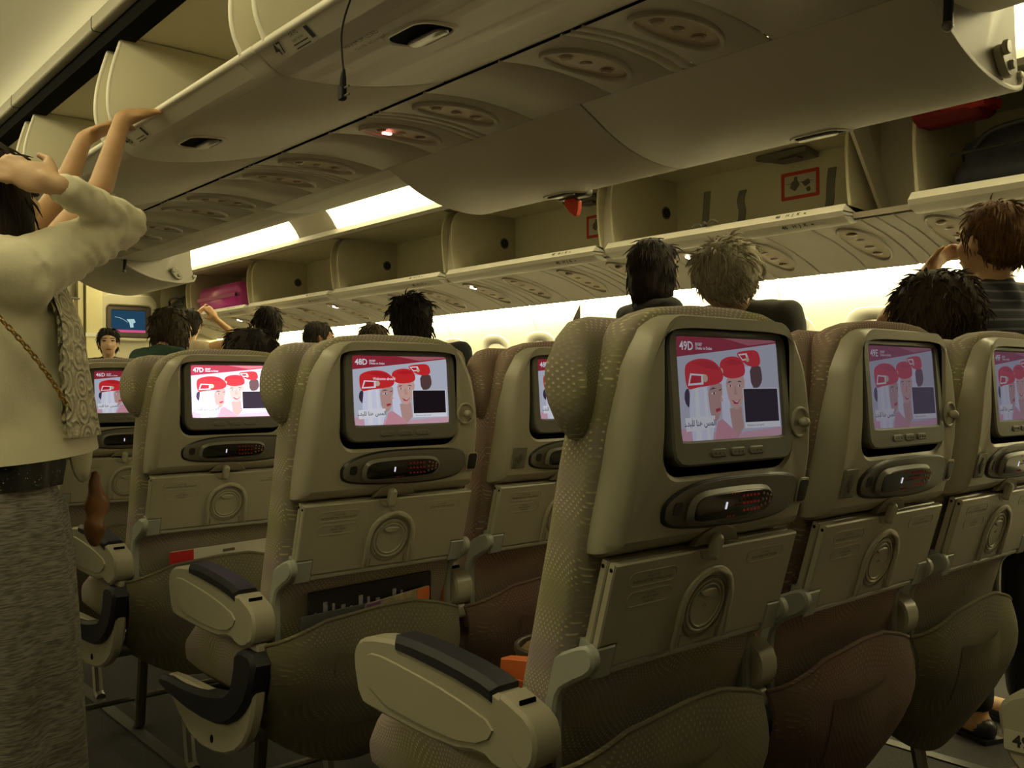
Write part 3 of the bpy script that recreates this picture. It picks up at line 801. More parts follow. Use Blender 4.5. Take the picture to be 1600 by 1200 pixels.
pic('skin', (798, 452), (888, 430), (890, 480), (878, 520), (880, 560), (850, 612), (815, 600), sm=1)
pic('hair', (812, 470), (835, 458), (856, 462), (835, 465)); pic('white', (820, 486), (836, 479), (852, 482), (838, 489)); pic('hair', (834, 479), (843, 479), (843, 489), (834, 489)); pic('skin2', (880, 490), (890, 520), (872, 524)); pic('hair', (868, 470), (884, 464), (885, 468), (870, 474)); pic('lip', (840, 555), (868, 548), (872, 560), (845, 570))
pic('veil', (702, 455), (800, 452), (806, 560), (830, 620), (815, 690), (700, 690), (690, 560))
pic('white', (728, 460), (748, 458), (752, 690), (722, 690)); pic('white', (778, 458), (790, 458), (800, 690), (785, 690))
pic('hat', (674, 372), (700, 345), (765, 328), (840, 334), (888, 372), (902, 412), (880, 440), (800, 452), (740, 458), (682, 472), sm=2)
pic('hat2', (720, 350), (790, 338), (850, 350), (875, 380), (800, 372))
pic('white', (706, 396), (785, 400), (778, 445), (690, 450)); pic('hat2', (713, 404), (768, 407), (766, 436), (700, 441))
pic('gold', *[(790 + 15*cos(t), 417 + 18*sin(t)) for t in [k*.6 for k in range(11)]])
pic('white', (.598, .095), (.972, .095), (.972, .50), (.598, .50), px=False); pic('black', (.606, .155), (.962, .155), (.962, .492), (.606, .492), px=False)
pic('white', (.04, .09), (.305, .115), (.31, .235), (.035, .22), px=False)
def scm(u, v, d): return mm((u - .5)*.232, -.071 + .139*v, d)
def screen_mesh():
    g = G()
    for k, (ci, q) in enumerate(PIC):
        g.add([scm(u, v, .0003 + .00006*k) for u, v in q], [list(range(len(q)))], ci)
    ar = '\ufe80\ufeaa\ufe92\ufee0\ufedf \ufe8e\ufee8\ufeeb \ufeb2\ufee4\ufedf\ufe8d'       # "touch here to begin", already in visual order
    dd = .0003 + .00006*(len(PIC) + 2)
    add_text(g, ar, .0112, lambda a, b: scm(.172 + a/.232, .165 + b/.139, dd), SK.index('ink'), .0002)
    add_text(g, 'Welcome to our world', .0042, lambda a, b: scm(.62 + a/.232, .123 + b/.139, dd), SK.index('ink'), 0, 'LEFT')
    return g.mesh('screen_picture', SM_, 0, SHX)
def seat_code_mesh(code, welcome=False):
    g = G(); dd = .0003 + .00006*(len(PIC) + 4)
    add_text(g, code, .0165, lambda a, b: scm(.022 + a/.232, .905 + b/.139, dd), 0, .0003, 'LEFT')
    add_text(g, 'EK587', .0056, lambda a, b: scm(.165 + a/.232, .925 + b/.139, dd), 0, .0001, 'LEFT')
    add_text(g, 'Dhaka to Dubai', .0056, lambda a, b: scm(.165 + a/.232, .888 + b/.139, dd), 0, .0001, 'LEFT')
    if welcome: add_text(g, 'Welcome aboard', .0075, lambda a, b: scm(.31 + a/.232, .665 + b/.139, dd), 0, .0002)
    return g.mesh('seat_code_text', [MATS['screen_white']], 0, SHX)

RECESS = rrect(.0, -.015, .284, .206, .032, 6)
HALF = [(0, .101), (.08, .101), (.125, .098), (.148, .091), (.166, .078), (.180, .055), (.193, .03), (.203, -.012), (.209, -.05), (.212, -.1), (.2135, -.16), (.2135, -.212), (.206, -.2195), (0, -.2195)]
OUTL = HALF + [(-a, b) for a, b in HALF[-2:0:-1]]
N = 96
def part(name, g, m, sm=42):
    return (name, g.mesh(name, m, sm, SHX), [])
def make_seat(kind):
    """returns list of (part name, mesh, [sub-parts]) for one seat of a fabric kind"""
    P = []
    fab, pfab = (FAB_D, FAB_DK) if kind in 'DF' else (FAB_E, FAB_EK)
    # shell
    o = resample(OUTL, N); rc = resample(RECESS, N); g = G()
    L = [(o, -.055), (o, -.034), (inset(o, .003), -.022), (inset(o, .009), -.009), (inset(o, .016), -.002), (inset(o, .022), 0.0)]
    g.loft([[fm(a, b, d) for a, b in q] for q, d in L], 0, True, True, False)
    ri = inset(o, .022); n = N
    for (qa, da), (qb, db) in (((ri, 0.), (inset(rc, -.006), 0.)), ((inset(rc, -.006), 0.), (rc, -.004))):
        g.loft([[fm(a, b, da) for a, b in qa], [fm(a, b, db) for a, b in qb]], 0, True, False, False)
    g.loft([[fm(a, b, -.004) for a, b in rc], [fm(a, b, -.032) for a, b in rc]], 1, True, False, True)
    g.slab([(-.05, -.218), (-.035, -.200), (-.012, -.193), (.012, -.193), (.035, -.200), (.05, -.218)], -.01, .0022, .001, fm, 2)
    sh = part('back_shell', g, [PL, DARK, mat('latch_well', (0.30, 0.27, 0.20), 0.5)])
    g = G(); g.ring(circ(.163, -.053, .0235, 24), circ(.163, -.053, .0185, 24), 0, .0035, fm, 0, .0015)
    g.poly([fm(a, b, .0006) for a, b in circ(.163, -.053, .019, 24)], 1)
    g.ell(fm(.163, -.053, .008), (.008, .009, .008), None, 14, 8, 0); sh[2].append(part('coat_hook', g, [PL, mat('hook_dish', (0.36, 0.33, 0.25), 0.5)]))
    g = G(); g.slab(rrect(.191, -.158, .029, .041, .007, 4), 0, .0018, .001, fm, 0); g.slab(rrect(.191, -.158, .023, .034, .005, 4), .001, .0024, .0005, fm, 1)
    sh[2].append(part('socket_slot', g, [PL, BLK]))
    if kind != 'D':
        g = G(); g.slab(rrect(-.166, -.158, .040, .048, .003, 3), 0, .003, .001, fm, 0)
        g.slab([(-.166, -.142), (-.156, -.158), (-.166, -.174), (-.176, -.158)], .002, .0045, .001, fm, 1); sh[2].append(part('socket_panel', g, [GRY2, GREY]))
    P.append(sh)
    # monitor
    g = G(); g.ring(resample(rrect(0, -.0125, .271, .184, .022, 6), 64), resample(rrect(0, -.0015, .232, .139, .004, 3), 64), -.022, .0045, mm, 0, .003)
    mo = part('monitor', g, GREY)
    g = G(); g.poly([mm(a, b, 0) for a, b in rrect(0, -.0015, .234, .141, .004, 3)]); mo[2].append(part('glass', g, BLK))
    for q in (-.043, .0, .043):
        g = G(); g.slab(rrect(q, -.0885, .034, .0115, .005, 4), .002, .0068, .0015, mm)
        for t in (-.009, 0, .009): g.slab(circ(q + t, -.0885, .0016, 8), .0065, .008, 0, mm)
        mo[2].append(part('button', g, GREY))
    P.append(mo)
    # handset in its cradle
    cr = smooth_poly([(-.136, -.168), (-.134, -.148), (-.095, -.130), (-.03, -.121), (.10, -.123), (.158, -.128), (.171, -.145), (.172, -.170), (.155, -.188), (.09, -.196), (0, -.1955), (-.09, -.190), (-.128, -.182)], 2)
    g = G(); g.slab(cr, -.012, .0035, .003, fm, 0); g.slab(inset(cr, .004), .003, .0042, .0005, fm, 1)
    c_ = part('handset_cradle', g, [BLK, GRY2])
    g = G(); g.slab(rrect(-.108, -.160, .016, .018, .005, 3), .004, .005, 0, fm); c_[2].append(part('release_button', g, BLK)); P.append(c_)
    hs = smooth_poly([(-.092, -.166), (-.086, -.143), (-.05, -.137), (.07, -.137), (.092, -.146), (.100, -.160), (.092, -.178), (.07, -.186), (-.05, -.188), (-.086, -.185)], 2)
    g = G(); g.slab(hs, .002, .015, .006, fm, 0); g.slab(inset(hs, .007), .0145, .0158, .0005, fm, 1)
    h_ = part('handset', g, [GRY2, mat('handset_black', (0.008, 0.008, 0.009), 0.18, coat=.3)])
    g = G()
    for i in range(5):
        for j in range(3): g.box(*[q for q in (0.018 + .0085*i - .0018, .018 + .0085*i + .0018)], *(sorted((yf(-.152) - .0172, yf(-.152) - .0158))), CZ - .151 - .010*j - .0015, CZ - .151 - .010*j + .0015, 0)
    for i in range(3):
        for j in range(3): g.ell(fm(.066 + .009*i, -.151 - .009*j - .002*i*(1 if j == 0 else -1 if j == 2 else 0), .0158), (.0024, .0012, .0022), None, 8, 6, 1)
    g.slab(rrect(-.018, -.162, .003, .010, .001, 2), .0155, .0168, 0, fm, 2)
    for t in (-.010, -.004, .004): g.slab(circ(t, -.146, .0012, 6), .0155, .0168, 0, fm, 0); g.slab(circ(t, -.178, .0012, 6), .0155, .0168, 0, fm, 0)
    k_ = part('keypad', g, [glow('key_red', (.30, .035, .02), .28), mat('key_copper', (.25, .10, .06), .4), glow('key_white', (.9, .9, 1), .9)]); h_[2].append(k_); P.append(h_)
    # folded tray
    n_ = [(-.171, -.150), (-.171, -.1165), (-.205, -.1165), (-.205, -.001), (.205, -.001), (.205, -.1165), (.171, -.1165), (.171, -.150)]
    g = G(); g.slab(n_, -.0125, 0, .0022, tm, 0); g.slab([(-.204, -.118), (-.204, -.002), (.204, -.002), (.204, -.118)], -.027, -.0145, .0022, tm, 0)
    for d in (-.006, -.021):
        for sx in (-1, 1): g.ell(tm(sx*.2052, -.010, d), (.001, .0028, .0028), None, 8, 6, 1)
    tr = part('tray_table', g, [PL, DARK])
    ac = [(-.0545 + .0, -.148)] + [(.0055 - .06*cos(t), -.088 + .06*sin(t)) for t in [pi*k/16 for k in range(17)]] + [(.0655, -.148)]
    ai = [(.0545 - .0, -.148)] + [(.0055 + .049*cos(t), -.088 + .049*sin(t)) for t in [pi*k/16 for k in range(17)]] + [(-.0435, -.148)]
    g = G(); g.slab(ac + ai, -.001, .0065, .002, tm); tr[2].append(part('cup_arch', g, PL, 50))
    g = G()
    for r0, r1 in ((.042, .0375), (.034, .0315)): g.ring(circ(.0055, -.090, r0, 40), circ(.0055, -.090, r1, 40), -.001, .0028, tm, 0, .001)
    g.slab(smooth_poly([(-.015, -.066), (.0055, -.0635), (.026, -.066), (.018, -.074), (.0055, -.0765), (-.007, -.074)], 2), -.001, .0035, .0012, tm, 0)
    g.ring(circ(.0055, -.093, .0475, 40), circ(.0055, -.0905, .0455, 40), -.001, .0015, tm, 1)
    for sx in (-.036, .047): g.slab([(sx - .001, -.147), (sx + .001, -.147), (sx + .001, -.130), (sx - .001, -.130)], 0, .0008, 0, tm, 1)
    g.slab([(.0055, -.086), (.0105, -.091), (.0095, -.092), (.0055, -.088), (.0015, -.092), (.0005, -.091)], 0, .0012, 0, tm, 0)
    tr[2].append(part('cup_recess', g, [PL, mat('groove', (0.20, 0.18, 0.13), 0.6)]))
    for (cx, cy, w_, h_2, lines) in ((-.1245, -.027, .096, .0215, ('\ufe8d\ufeaa\ufe91\ufe8d \ufeae\ufe92\ufedf\ufe8d \ufea3\ufeae\ufe8d\ufea1', 'FASTEN SEAT BELT WHILE SEATED')), (-.1235, -.0555, .092, .0215, ('\ufeae\ufea0\ufea4\ufe8e \ufecc\ufed8\ufee3', 'LIFE VEST UNDER', 'YOUR SEAT')), (.129, -.0265, .092, .0215, ('\ufe96\ufee8\ufe92\ufedf \ufea3\ufea3\ufea3', 'STOW TRAY FOR TAKEOFF'))):
        g = G(); g.ring(rrect(cx, cy, w_, h_2, .0107, 6), rrect(cx, cy, w_ - .0022, h_2 - .0022, .0096, 6), 0, .0008, tm, 0)
        nl = len(lines)
        for i, t in enumerate(lines):
            add_text(g, t, .0052 if nl == 2 else .0044, lambda a, b, i=i: tm(cx + a, cy + (nl/2 - .5 - i)*.0072*(1 if nl == 2 else .82) + b, .0006), 1, .0001)
        tr[2].append(part('notice_label', g, [mat('label_rim', (0.42, 0.40, 0.33), .5), INKG], 0))
    g = G(); g.slab([(-.171, -.163), (.171, -.163), (.171, -.152), (-.171, -.152)], -.024, -.002, .003, tm); tr[2].append(part('tray_rail', g, mat('rail_grey', (0.40, 0.39, 0.33), .45)))
    P.append(tr)
    g = G(); g.slab(rrect(-.009, .004, .017, .038, .008, 5), -.004, .0135, .004, tm); g.slab([(-.032 - .005, -.001), (.026 - .005, -.001), (.016 - .005, -.014), (-.006, -.020), (-.022 - .005, -.014)], -.001, .0018, .0008, tm)
    P.append(part('tray_latch', g, PL))
    for sx in (-1, 1):
        g = G(); g.slab([(sx*.171, -.163), (sx*.171, -.1175), (sx*.206, -.1175), (sx*.206, -.163)], -.034, .001, .002, tm); b_ = part('tray_bracket', g, ARMG); P.append(b_)
        ap = smooth_poly([(.838, -.335), (.852, -.330), (.915, -.358), (.938, -.378), (.940, -.43), (.936, -.56), (.906, -.56), (.908, -.43), (.900, -.402), (.880, -.388), (.842, -.368), (.832, -.352)], 1)
        g = G(); x0, x1 = sorted((sx*.204, sx*.2225)); g.slab(ap, x0, x1, .004, side)
        P.append(part('tray_arm', g, ARMG))
    # back cushion
    ZS = [-.62, -.55, -.45, -.34, -.21, -.1, -.04, 0, .04, .065, .085, .098, .107, .112]
    hwT = [(-.62, .222), (-.1, .226), (-.04, .223), (0, .216), (.04, .202), (.065, .189), (.085, .172), (.098, .150), (.107, .118), (.112, .06)]
    yrT = [(-.62, .95), (-.5, .92), (-.34, .876), (-.21, .842), (-.1, .816), (0, .802), (.1, .797), (.112, .803)]
    thT = [(-.62, .10), (-.1, .10), (.05, .085), (.085, .07), (.1, .055), (.112, .035)]
    g = G(); secs = []
    for h in ZS:
        hw, yr, th = interp(hwT, h), interp(yrT, h), interp(thT, h); pts = []
        for k in range(40):
            a = 2*pi*k/40; cx, sy = cos(a), sin(a)
            ex = .38 if sy < 0 else .62
            pts.append((hw*math.copysign(abs(cx)**.32, cx), yr + th/2 + th/2*math.copysign(abs(sy)**ex, sy), h + CZ))
        secs.append(pts)
    g.loft(secs); P.append(part('back_cushion', g, fab, 70))
    # winged headrest
    pth = [(-.257, .846, .022), (-.254, .847, .046), (-.243, .851, .066), (-.224, .858, .079), (-.19, .868, .085), (0, .872, .085), (.17, .868, .085), (.205, .862, .081), (.216, .858, .074), (.222, .854, .060), (.224, .853, .034)]
    g = G(); secs = []
    for i, (x, y, hh) in enumerate(pth):
        a_, b_2 = pth[max(0, i-1)], pth[min(len(pth)-1, i+1)]; t = Vector((b_2[0]-a_[0], b_2[1]-a_[1], 0)).normalized(); nn = Vector((-t.y, t.x, 0))
        th = .030 if 1 <= i <= len(pth)-2 else .016
        secs.append([tuple(Vector((x, y, .010 + CZ)) + nn*th*math.copysign(abs(sin(q))**.8, sin(q)) + Vector((0, 0, hh*math.copysign(abs(cos(q))**.95, cos(q))))) for q in [2*pi*k/20 for k in range(20)]])
    g.loft(secs); P.append(part('headrest', g, fab, 70))
    # literature pocket
    topT = [(-.248, -.503), (-.225, -.497), (-.13, -.466), (0, -.457), (.09, -.458), (.17, -.478), (.225, -.499), (.248, -.515)]
    g = G(); nx, nz = 24, 10; F = []; Bk = []
    for j in range(nz + 1):
        t = j/nz; rf = []; rb = []
        for i in range(nx + 1):
            x = -.246 + .468*i/nx; top = interp(topT, x); bot = -.80 + .10*(abs(x)/.246)**2; h = top + (bot - top)*t
            xx = x*(1 - .10*t)
            y = .872 - .030*sin(pi*min(1, t*.9 + .1)) + .085*t*t + .035*(abs(x)/.246)**6 + .006*sin(9*x + 5*t)
            rf.append((xx, y, h + CZ)); rb.append((xx, y + .007, h + CZ))
        F.append(rf); Bk.append(rb)
    g.loft(F, 0, False, False, False); g.loft(Bk, 0, False, False, False)
    for row in (0, nz):
        g.add(F[row] + Bk[row], [(i, i+1, nx+2+i, nx+1+i) for i in range(nx)])
    for i in (0, nx):
        g.add([r[i] for r in F] + [r[i] for r in Bk], [(j, j+1, nz+2+j, nz+1+j) for j in range(nz)])
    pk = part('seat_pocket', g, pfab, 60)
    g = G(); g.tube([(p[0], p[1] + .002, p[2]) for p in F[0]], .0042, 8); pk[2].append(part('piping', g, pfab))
    def pocket_y(x, t): return .872 - .030*sin(pi*min(1, t*.9 + .1)) + .085*t*t + .035*(abs(x)/.246)**6 + .006*sin(9*x + 5*t)
    g = G(); pp = []
    for j in range(7):
        t = j/6; rr = []
        for i in range(9):
            x = -.115 + .20*i/8; h = -.535 - .008*sin(pi*i/8)*(1 - t) - .165*t; top = interp(topT, x); bot = -.80 + .10*(abs(x)/.246)**2; tt = (h - top)/(bot - top)
            y = pocket_y(x, tt) - .0012 - .012*sin(pi*i/8)*(1 - t)**1.5
            rr.append((x*(1 - .10*tt), y, h + CZ))
        pp.append(rr)
    g.loft(pp, 0, False, False, False); pk[2].append(part('phone_pocket', g, pfab, 60)); P.append(pk)
    # seat cushion
    g = G(); g.slab(smooth_poly([(.93, -.50), (1.20, -.515), (1.34, -.535), (1.40, -.58), (1.395, -.64), (1.36, -.668), (1.1, -.665), (.93, -.655)], 2), -.219, .219, .028, side)
    P.append(part('seat_cushion', g, fab, 60))
    # armrest(s)
    arms = (-1, 1) if kind == 'G' else (-1,)
    for sx in arms:
        xa, xb = sorted((sx*.272, sx*.224))
        body = smooth_poly([(1.337, -.440), (1.318, -.507), (1.275, -.5115), (1.075, -.516), (1.0, -.500), (.975, -.512), (.935, -.512), (.902, -.492), (.890, -.462), (.898, -.438), (.94, -.418), (1.0, -.400), (1.1, -.389), (1.2, -.386), (1.295, -.397), (1.328, -.413)], 1)
        g = G(); g.slab(body, xa, xb, .006, side); ar = part('armrest', g, PL)
        pad = [(1.215, -.380), (1.16, -.379), (1.10, -.382), (1.04, -.388), (1.0, -.3935), (.968, -.401), (.968, -.433), (1.0, -.425), (1.06, -.417), (1.12, -.412), (1.165, -.409), (1.215, -.407)]
        g = G(); g.slab(pad, xa - .0025, xb + .0025, .009, side); ar[2].append(part('arm_pad', g, NAVY))
        g = G(); cap = [(.964, -.406), (.94, -.413), (.898, -.428), (.886, -.455), (.893, -.488), (.915, -.502), (.945, -.48), (.962, -.44)]
        g.slab(smooth_poly(cap, 1), xa - .0015, xb + .0015, .005, side, 0); g.box(xa + .008, xb - .012, .926, .9285, CZ - .432, CZ - .4115, 1)
        ar[2].append(part('arm_cap', g, [PL, DARK]))
        g = G(); g.slab(rrect(.918, -.514, .040, .032, .01, 4), xa + .012, xb - .012, .003, side); ar[2].append(part('arm_hinge', g, PL))
        g = G(); fp = inset(smooth_poly([(1.30, -.425), (1.285, -.495), (1.075, -.505), (.985, -.488), (.96, -.45), (1.06, -.430), (1.18, -.418), (1.27, -.413)], 1), .004)
        g.slab(fp, sx*.270, sx*.2745, .0015, side); ar[2].append(part('arm_side_panel', g, PL)); P.append(ar)
        if (kind == 'D' and sx < 0) or (kind == 'G' and sx > 0):
            x0, x1 = sorted((sx*.268, sx*.240))
            g = G(); g.slab(smooth_poly([(1.37, -.665), (1.31, -.722), (1.2, -.772), (1.06, -.762), (.965, -.722), (.915, -.66), (.895, -.58), (.93, -.57), (.99, -.63), (1.1, -.64), (1.34, -.65)], 1), x0, x1, .006, side)
            g.ell((sx*.269, 1.10, CZ - .735), (.003, .006, .009), None, 10, 6, 1)
            P.append(part('end_panel', g, [PL, DARK]))
            x0, x1 = sorted((sx*.282, sx*.236))
            g = G(); g.slab(smooth_poly([(.868, -.512), (.90, -.60), (.955, -.655), (1.03, -.690), (1.18, -.703), (1.36, -.690), (1.385, -.672), (1.36, -.655), (1.20, -.650), (1.08, -.634), (.995, -.612), (.972, -.565), (.962, -.512)], 1), x0, x1, .008, side)
            P.append(part('bumper', g, NAVY))
    # frame, legs and baggage bar
    for y, z in ((.99, -.70), (1.28, -.70)):
        g = G(); g.tube([(-.2475, y, z + CZ), (.2475, y, z + CZ)], .020, 10); P.append(part('frame_tube', g, METAL))
    lx = -.06
    for pts in ([(lx, .99, .35), (lx, .93, .02), (lx, .90, .006)], [(lx, 1.28, .35), (lx, 1.33, .02), (lx, 1.35, .006)]):
        g = G(); g.tube(pts, .016, 8); P.append(part('leg', g, METAL))
    g = G(); g.tube([(-.2475, 1.37, .09), (.2475, 1.37, .09)], .010, 8); g.tube([(lx, 1.33, .05), (lx, 1.37, .09)], .009, 8); P.append(part('baggage_bar', g, METAL))
    return P
KINDS = {k: make_seat(k) for k in 'DEFG'}
SCREEN = screen_mesh()
SEATS = {}
def place_seat(kind, row, label, light=None, code=None, welcome=False, haze=0.0, xpos=None, group='economy seats of the centre block'):
    ci = 'DEFG'.index(kind)
    root = thing('passenger_seat', label, 'seat', (xpos if xpos is not None else SEAT_X0 + SEAT_DX*ci, 1.05 + ROW_DY*row, 0), 0, group)
    for name, me, subs in KINDS[kind]:
        p = obj(name, me, root)
        for sn, sme, _ in subs:
            so = obj(sn, sme, p)
            if sn == 'keypad': so['kind'] = 'stuff'
        if name == 'monitor' and light:
            s = obj('screen_picture', SCREEN, p); s['backlight'] = light; s['haze'] = haze; s['label'] = 'lit screen with three women in red hats'
            t = obj('seat_code_text', seat_code_mesh(code, welcome), p); t['backlight'] = light; t['haze'] = haze
    SEATS[(kind, row)] = root
    return root
LB = {('D', 0): ('nearest aisle seat, its screen reading 49D', .50, '49D'), ('E', 0): ('mauve seat right of the 49D seat, its screen washed out', .28, '49E'), ('F', 0): ('seat cut off by the right edge of the picture', .30, '49F'),
      ('D', 1): ('aisle seat with Welcome aboard on its 48D screen', .95, '48D'), ('E', 1): ('mauve seat reading 48E, half hidden by the nearest headrest', .85, '48E'),
      ('D', 2): ('aisle seat with the brightest, pinkest screen reading 47D', 3.0, '47D'), ('E', 2): ('seat whose shoulder peeks out right of the 48D seat', .6, '47E'),
      ('G', 2): ('third row seat with a newspaper standing behind its top', .6, '47G'), ('D', 3): ('farthest aisle seat, its screen beside the cream cardigan', .95, '46D'), ('E', 3): ('seat whose top edge shows between the 47D and 48D seats', .6, '46E')}
for (k, r), (lab, li, code) in LB.items():
    place_seat(k, r, lab, li, code, (k, r) == ('D', 1), {('D', 2): .10, ('E', 0): .085, ('F', 0): .085, ('D', 0): .03}.get((k, r), .008))
# the seat behind the camera row: only its armrest end reaches into the picture
s49 = place_seat('E', -1, 'seat of the camera row, only its armrest end marked 49 showing', None, None)
g = G(); mt = lambda a, b: (-.248 + a, 1.3385 - .0015, CZ - .470 + b)
g.slab(rrect(0, 0, .044, .026, .003, 3), 0, .0012, 0, lambda a, b, d: (-.2745 - d, 1.303 + a, CZ - .465 + b), 1)
add_text(g, '49', .022, lambda a, b: (-.2762, 1.303 - a, CZ - .465 + b), 0, .0006)
o = obj('row_label', g.mesh('row_label', [INK, STK], 0, SHX), s49); o['label'] = 'row label reading 49'

# ------------------------------------------------------------------ magazines and loose things in the pockets
def card(name, label, cat, seat, x0, x1, h0, h1, m, dy=0.0, tilt=0.0, extra=None, th=.004):
    sx, sy = SEAT_X0 + SEAT_DX*'DEFG'.index(seat[0]), ROW_DY*seat[1]
    root = thing(name, label, cat, (sx + (x0+x1)/2, sy + .886 + dy, CZ + h0))
    w_, h_ = x1 - x0, h1 - h0
    mp = lambda a, b, d: (a, d + .02*(1 - b/h_)*0, b + tilt*a)
    g = G(); g.slab(rrect(0, h_/2, w_, h_, .005, 3), -th/2, th/2, .001, mp); obj('cover', g.mesh('cover', m, 30), root)
    if extra:
        for nm, (a0, a1, b0, b1), mm_ in extra:
            g = G(); g.slab(rrect((a0+a1)/2, (b0+b1)/2, a1-a0, b1-b0, .001, 2), -th/2 - .0008, -th/2 + .0004, 0, mp); obj(nm, g.mesh(nm, mm_, 0), root)
    return root
BLUE_BLK = mat('duty_free_black', (0.012, 0.012, 0.02), 0.3, var=.3); CARD = mat('card_white', (0.62, 0.60, 0.52), .6, var=.08); ORNG = mat('orange_print', (0.62, 0.14, 0.03), .5, var=.1)
PURP = mat('purple_print', (0.16, 0.06, 0.22), .5); CREAMP = mat('photo_print', (0.40, 0.33, 0.22), .5, var=.5, vscale=40); TRANS = mat('clear_sleeve', (0.10, 0.10, 0.10), .3, var=.2)
SPK = mat('city_lights', (0.35, 0.35, 0.40), .4, var=.5, vscale=60); REDP = mat('red_cover', (0.50, 0.015, 0.02), .45, var=.1)
card('magazine', 'dark catalogue with city lights in the pocket of the 48D seat', 'magazine', ('D', 1), -.155, .150, -.60, -.408, BLUE_BLK, .004, .02,
     [('skyline_print', (-.14 + .021*i, -.134 + .021*i + .004*(i % 2), .135, .150 + .006*((i*7) % 4)), SPK) for i in range(13)])
card('magazine', 'grey sleeve in front of the dark catalogue, 48D pocket', 'magazine', ('D', 1), -.175, .02, -.60, -.452, TRANS, -.004, .03)
card('magazine', 'magazine with purple and orange corners in the 48D pocket', 'magazine', ('D', 1), -.03, .135, -.60, -.442, CREAMP, -.010, .10, [('purple_corner', (-.08, -.045, .138, .157), PURP), ('orange_corner', (.05, .082, .130, .157), ORNG), ('white_edge', (-.03, .05, .118, .134), CARD)])
card('safety_card', 'white card with a red end sticking out of the 47D pocket', 'card', ('D', 2), -.135, .165, -.60, -.430, CARD, -.004, .025, [('red_end', (-.15, -.083, .02, .169), REDP), ('small_print', (.0, .035, .15, .158), INKG)])
card('safety_card', 'orange card edge beside the armrest of the 48E seat', 'card', ('D', 1), .200, .222, -.50, -.375, ORNG, .03)
card('safety_card', 'dark card in the 47D pocket behind the white one', 'card', ('D', 2), .155, .215, -.60, -.44, BLUE_BLK, .004)
root = thing('orange_bag', 'folded orange paper bag standing beside the nearest seat back', 'bag', (.915, 1.045, CZ - .505))
g = G(); g.slab([(-.05, 0), (.05, 0), (.045, .10), (-.045, .115)], -.012, .012, .002, lambda a, b, d: (d - .02*b, a - .12*b, b)); obj('body', g.mesh('body', ORNG, 30), root)
g = G(); g.slab([(-.05, .06), (.05, .06), (.048, .075), (-.049, .08)], -.0135, .0135, .001, lambda a, b, d: (d - .02*b, a - .12*b, b)); obj('fold', g.mesh('fold', mat('orange_dark', (0.45, 0.09, 0.02), .6), 30), root)
root = thing('round_pouch', 'round tan pouch lying on the seat past the nearest armrest', 'pouch', (1.115, 1.175, CZ - .505))
TAN = mat('tan_leather', (0.20, 0.13, 0.06), .5, var=.2)
g = G(); g.slab(circ(0, 0, .075, 28), 0, .06, .015, lambda a, b, d: (a, b, d)); obj('body', g.mesh('body', TAN, 50), root)
g = G(); g.ring(circ(0, 0, .078, 28), circ(0, 0, .070, 28), .052, .064, lambda a, b, d: (a, b, d), 0, .002); obj('rim', g.mesh('rim', mat('dark_rim', (.05, .03, .02), .5)), root)
# ------------------------------------------------------------------ people
def grown(g, name, m, voxel=.012, it=6, disp=None):
    """union of rounded volumes -> one continuous smoothed skin"""
    me = bpy.data.meshes.new('tmp'); me.from_pydata(g.v, [], g.f)
    bm = bmesh.new(); bm.from_mesh(me); bmesh.ops.recalc_face_normals(bm, faces=bm.faces); bm.to_mesh(me); bm.free()
    o = bpy.data.objects.new('tmp', me); COL.objects.link(o)
    r = o.modifiers.new('r', 'REMESH'); r.mode = 'VOXEL'; r.voxel_size = voxel; r.adaptivity = 0
    if it:
        s = o.modifiers.new('s', 'SMOOTH'); s.iterations = it; s.factor = .5
    dg = bpy.context.evaluated_depsgraph_get()
    out = bpy.data.meshes.new_from_object(o.evaluated_get(dg))
    bpy.data.objects.remove(o); bpy.data.meshes.remove(me)
    out.name = name; out.materials.clear(); out.materials.append(m)
    if disp:
        for v in out.vertices: v.co += Vector(disp(v.co, v.normal))
    out.polygons.foreach_set('use_smooth', [True]*len(out.polygons))
    return out
SKIN = {k: mat('skin_' + k, c, .5, var=.12, vscale=25, bump=.05, bscale=300) for k, c in {'light': (.62, .40, .24), 'tan': (.50, .29, .14), 'brown': (.34, .18, .09)}.items()}
def hairmat(n, c, c2):
    return mat('hair_' + n, c, .75, spec=.2, col2=c2, vscale=30, bump=.8, bscale=60, stretch=(6, 6, .6))
HAIR = {'black': hairmat('black', (.012, .009, .008), (.028, .02, .016)), 'brown': hairmat('brown', (.06, .028, .012), (.16, .075, .03)), 'dkbrown': hairmat('dkbrown', (.022, .015, .010), (.06, .04, .022)), 'grey': hairmat('grey', (.24, .215, .16), (.46, .41, .31))}
EYEW = mat('eye', (.03, .02, .015), .2); LIPS = mat('lips', (.40, .13, .10), .5); BROW = mat('brow', (.02, .014, .01), .8)
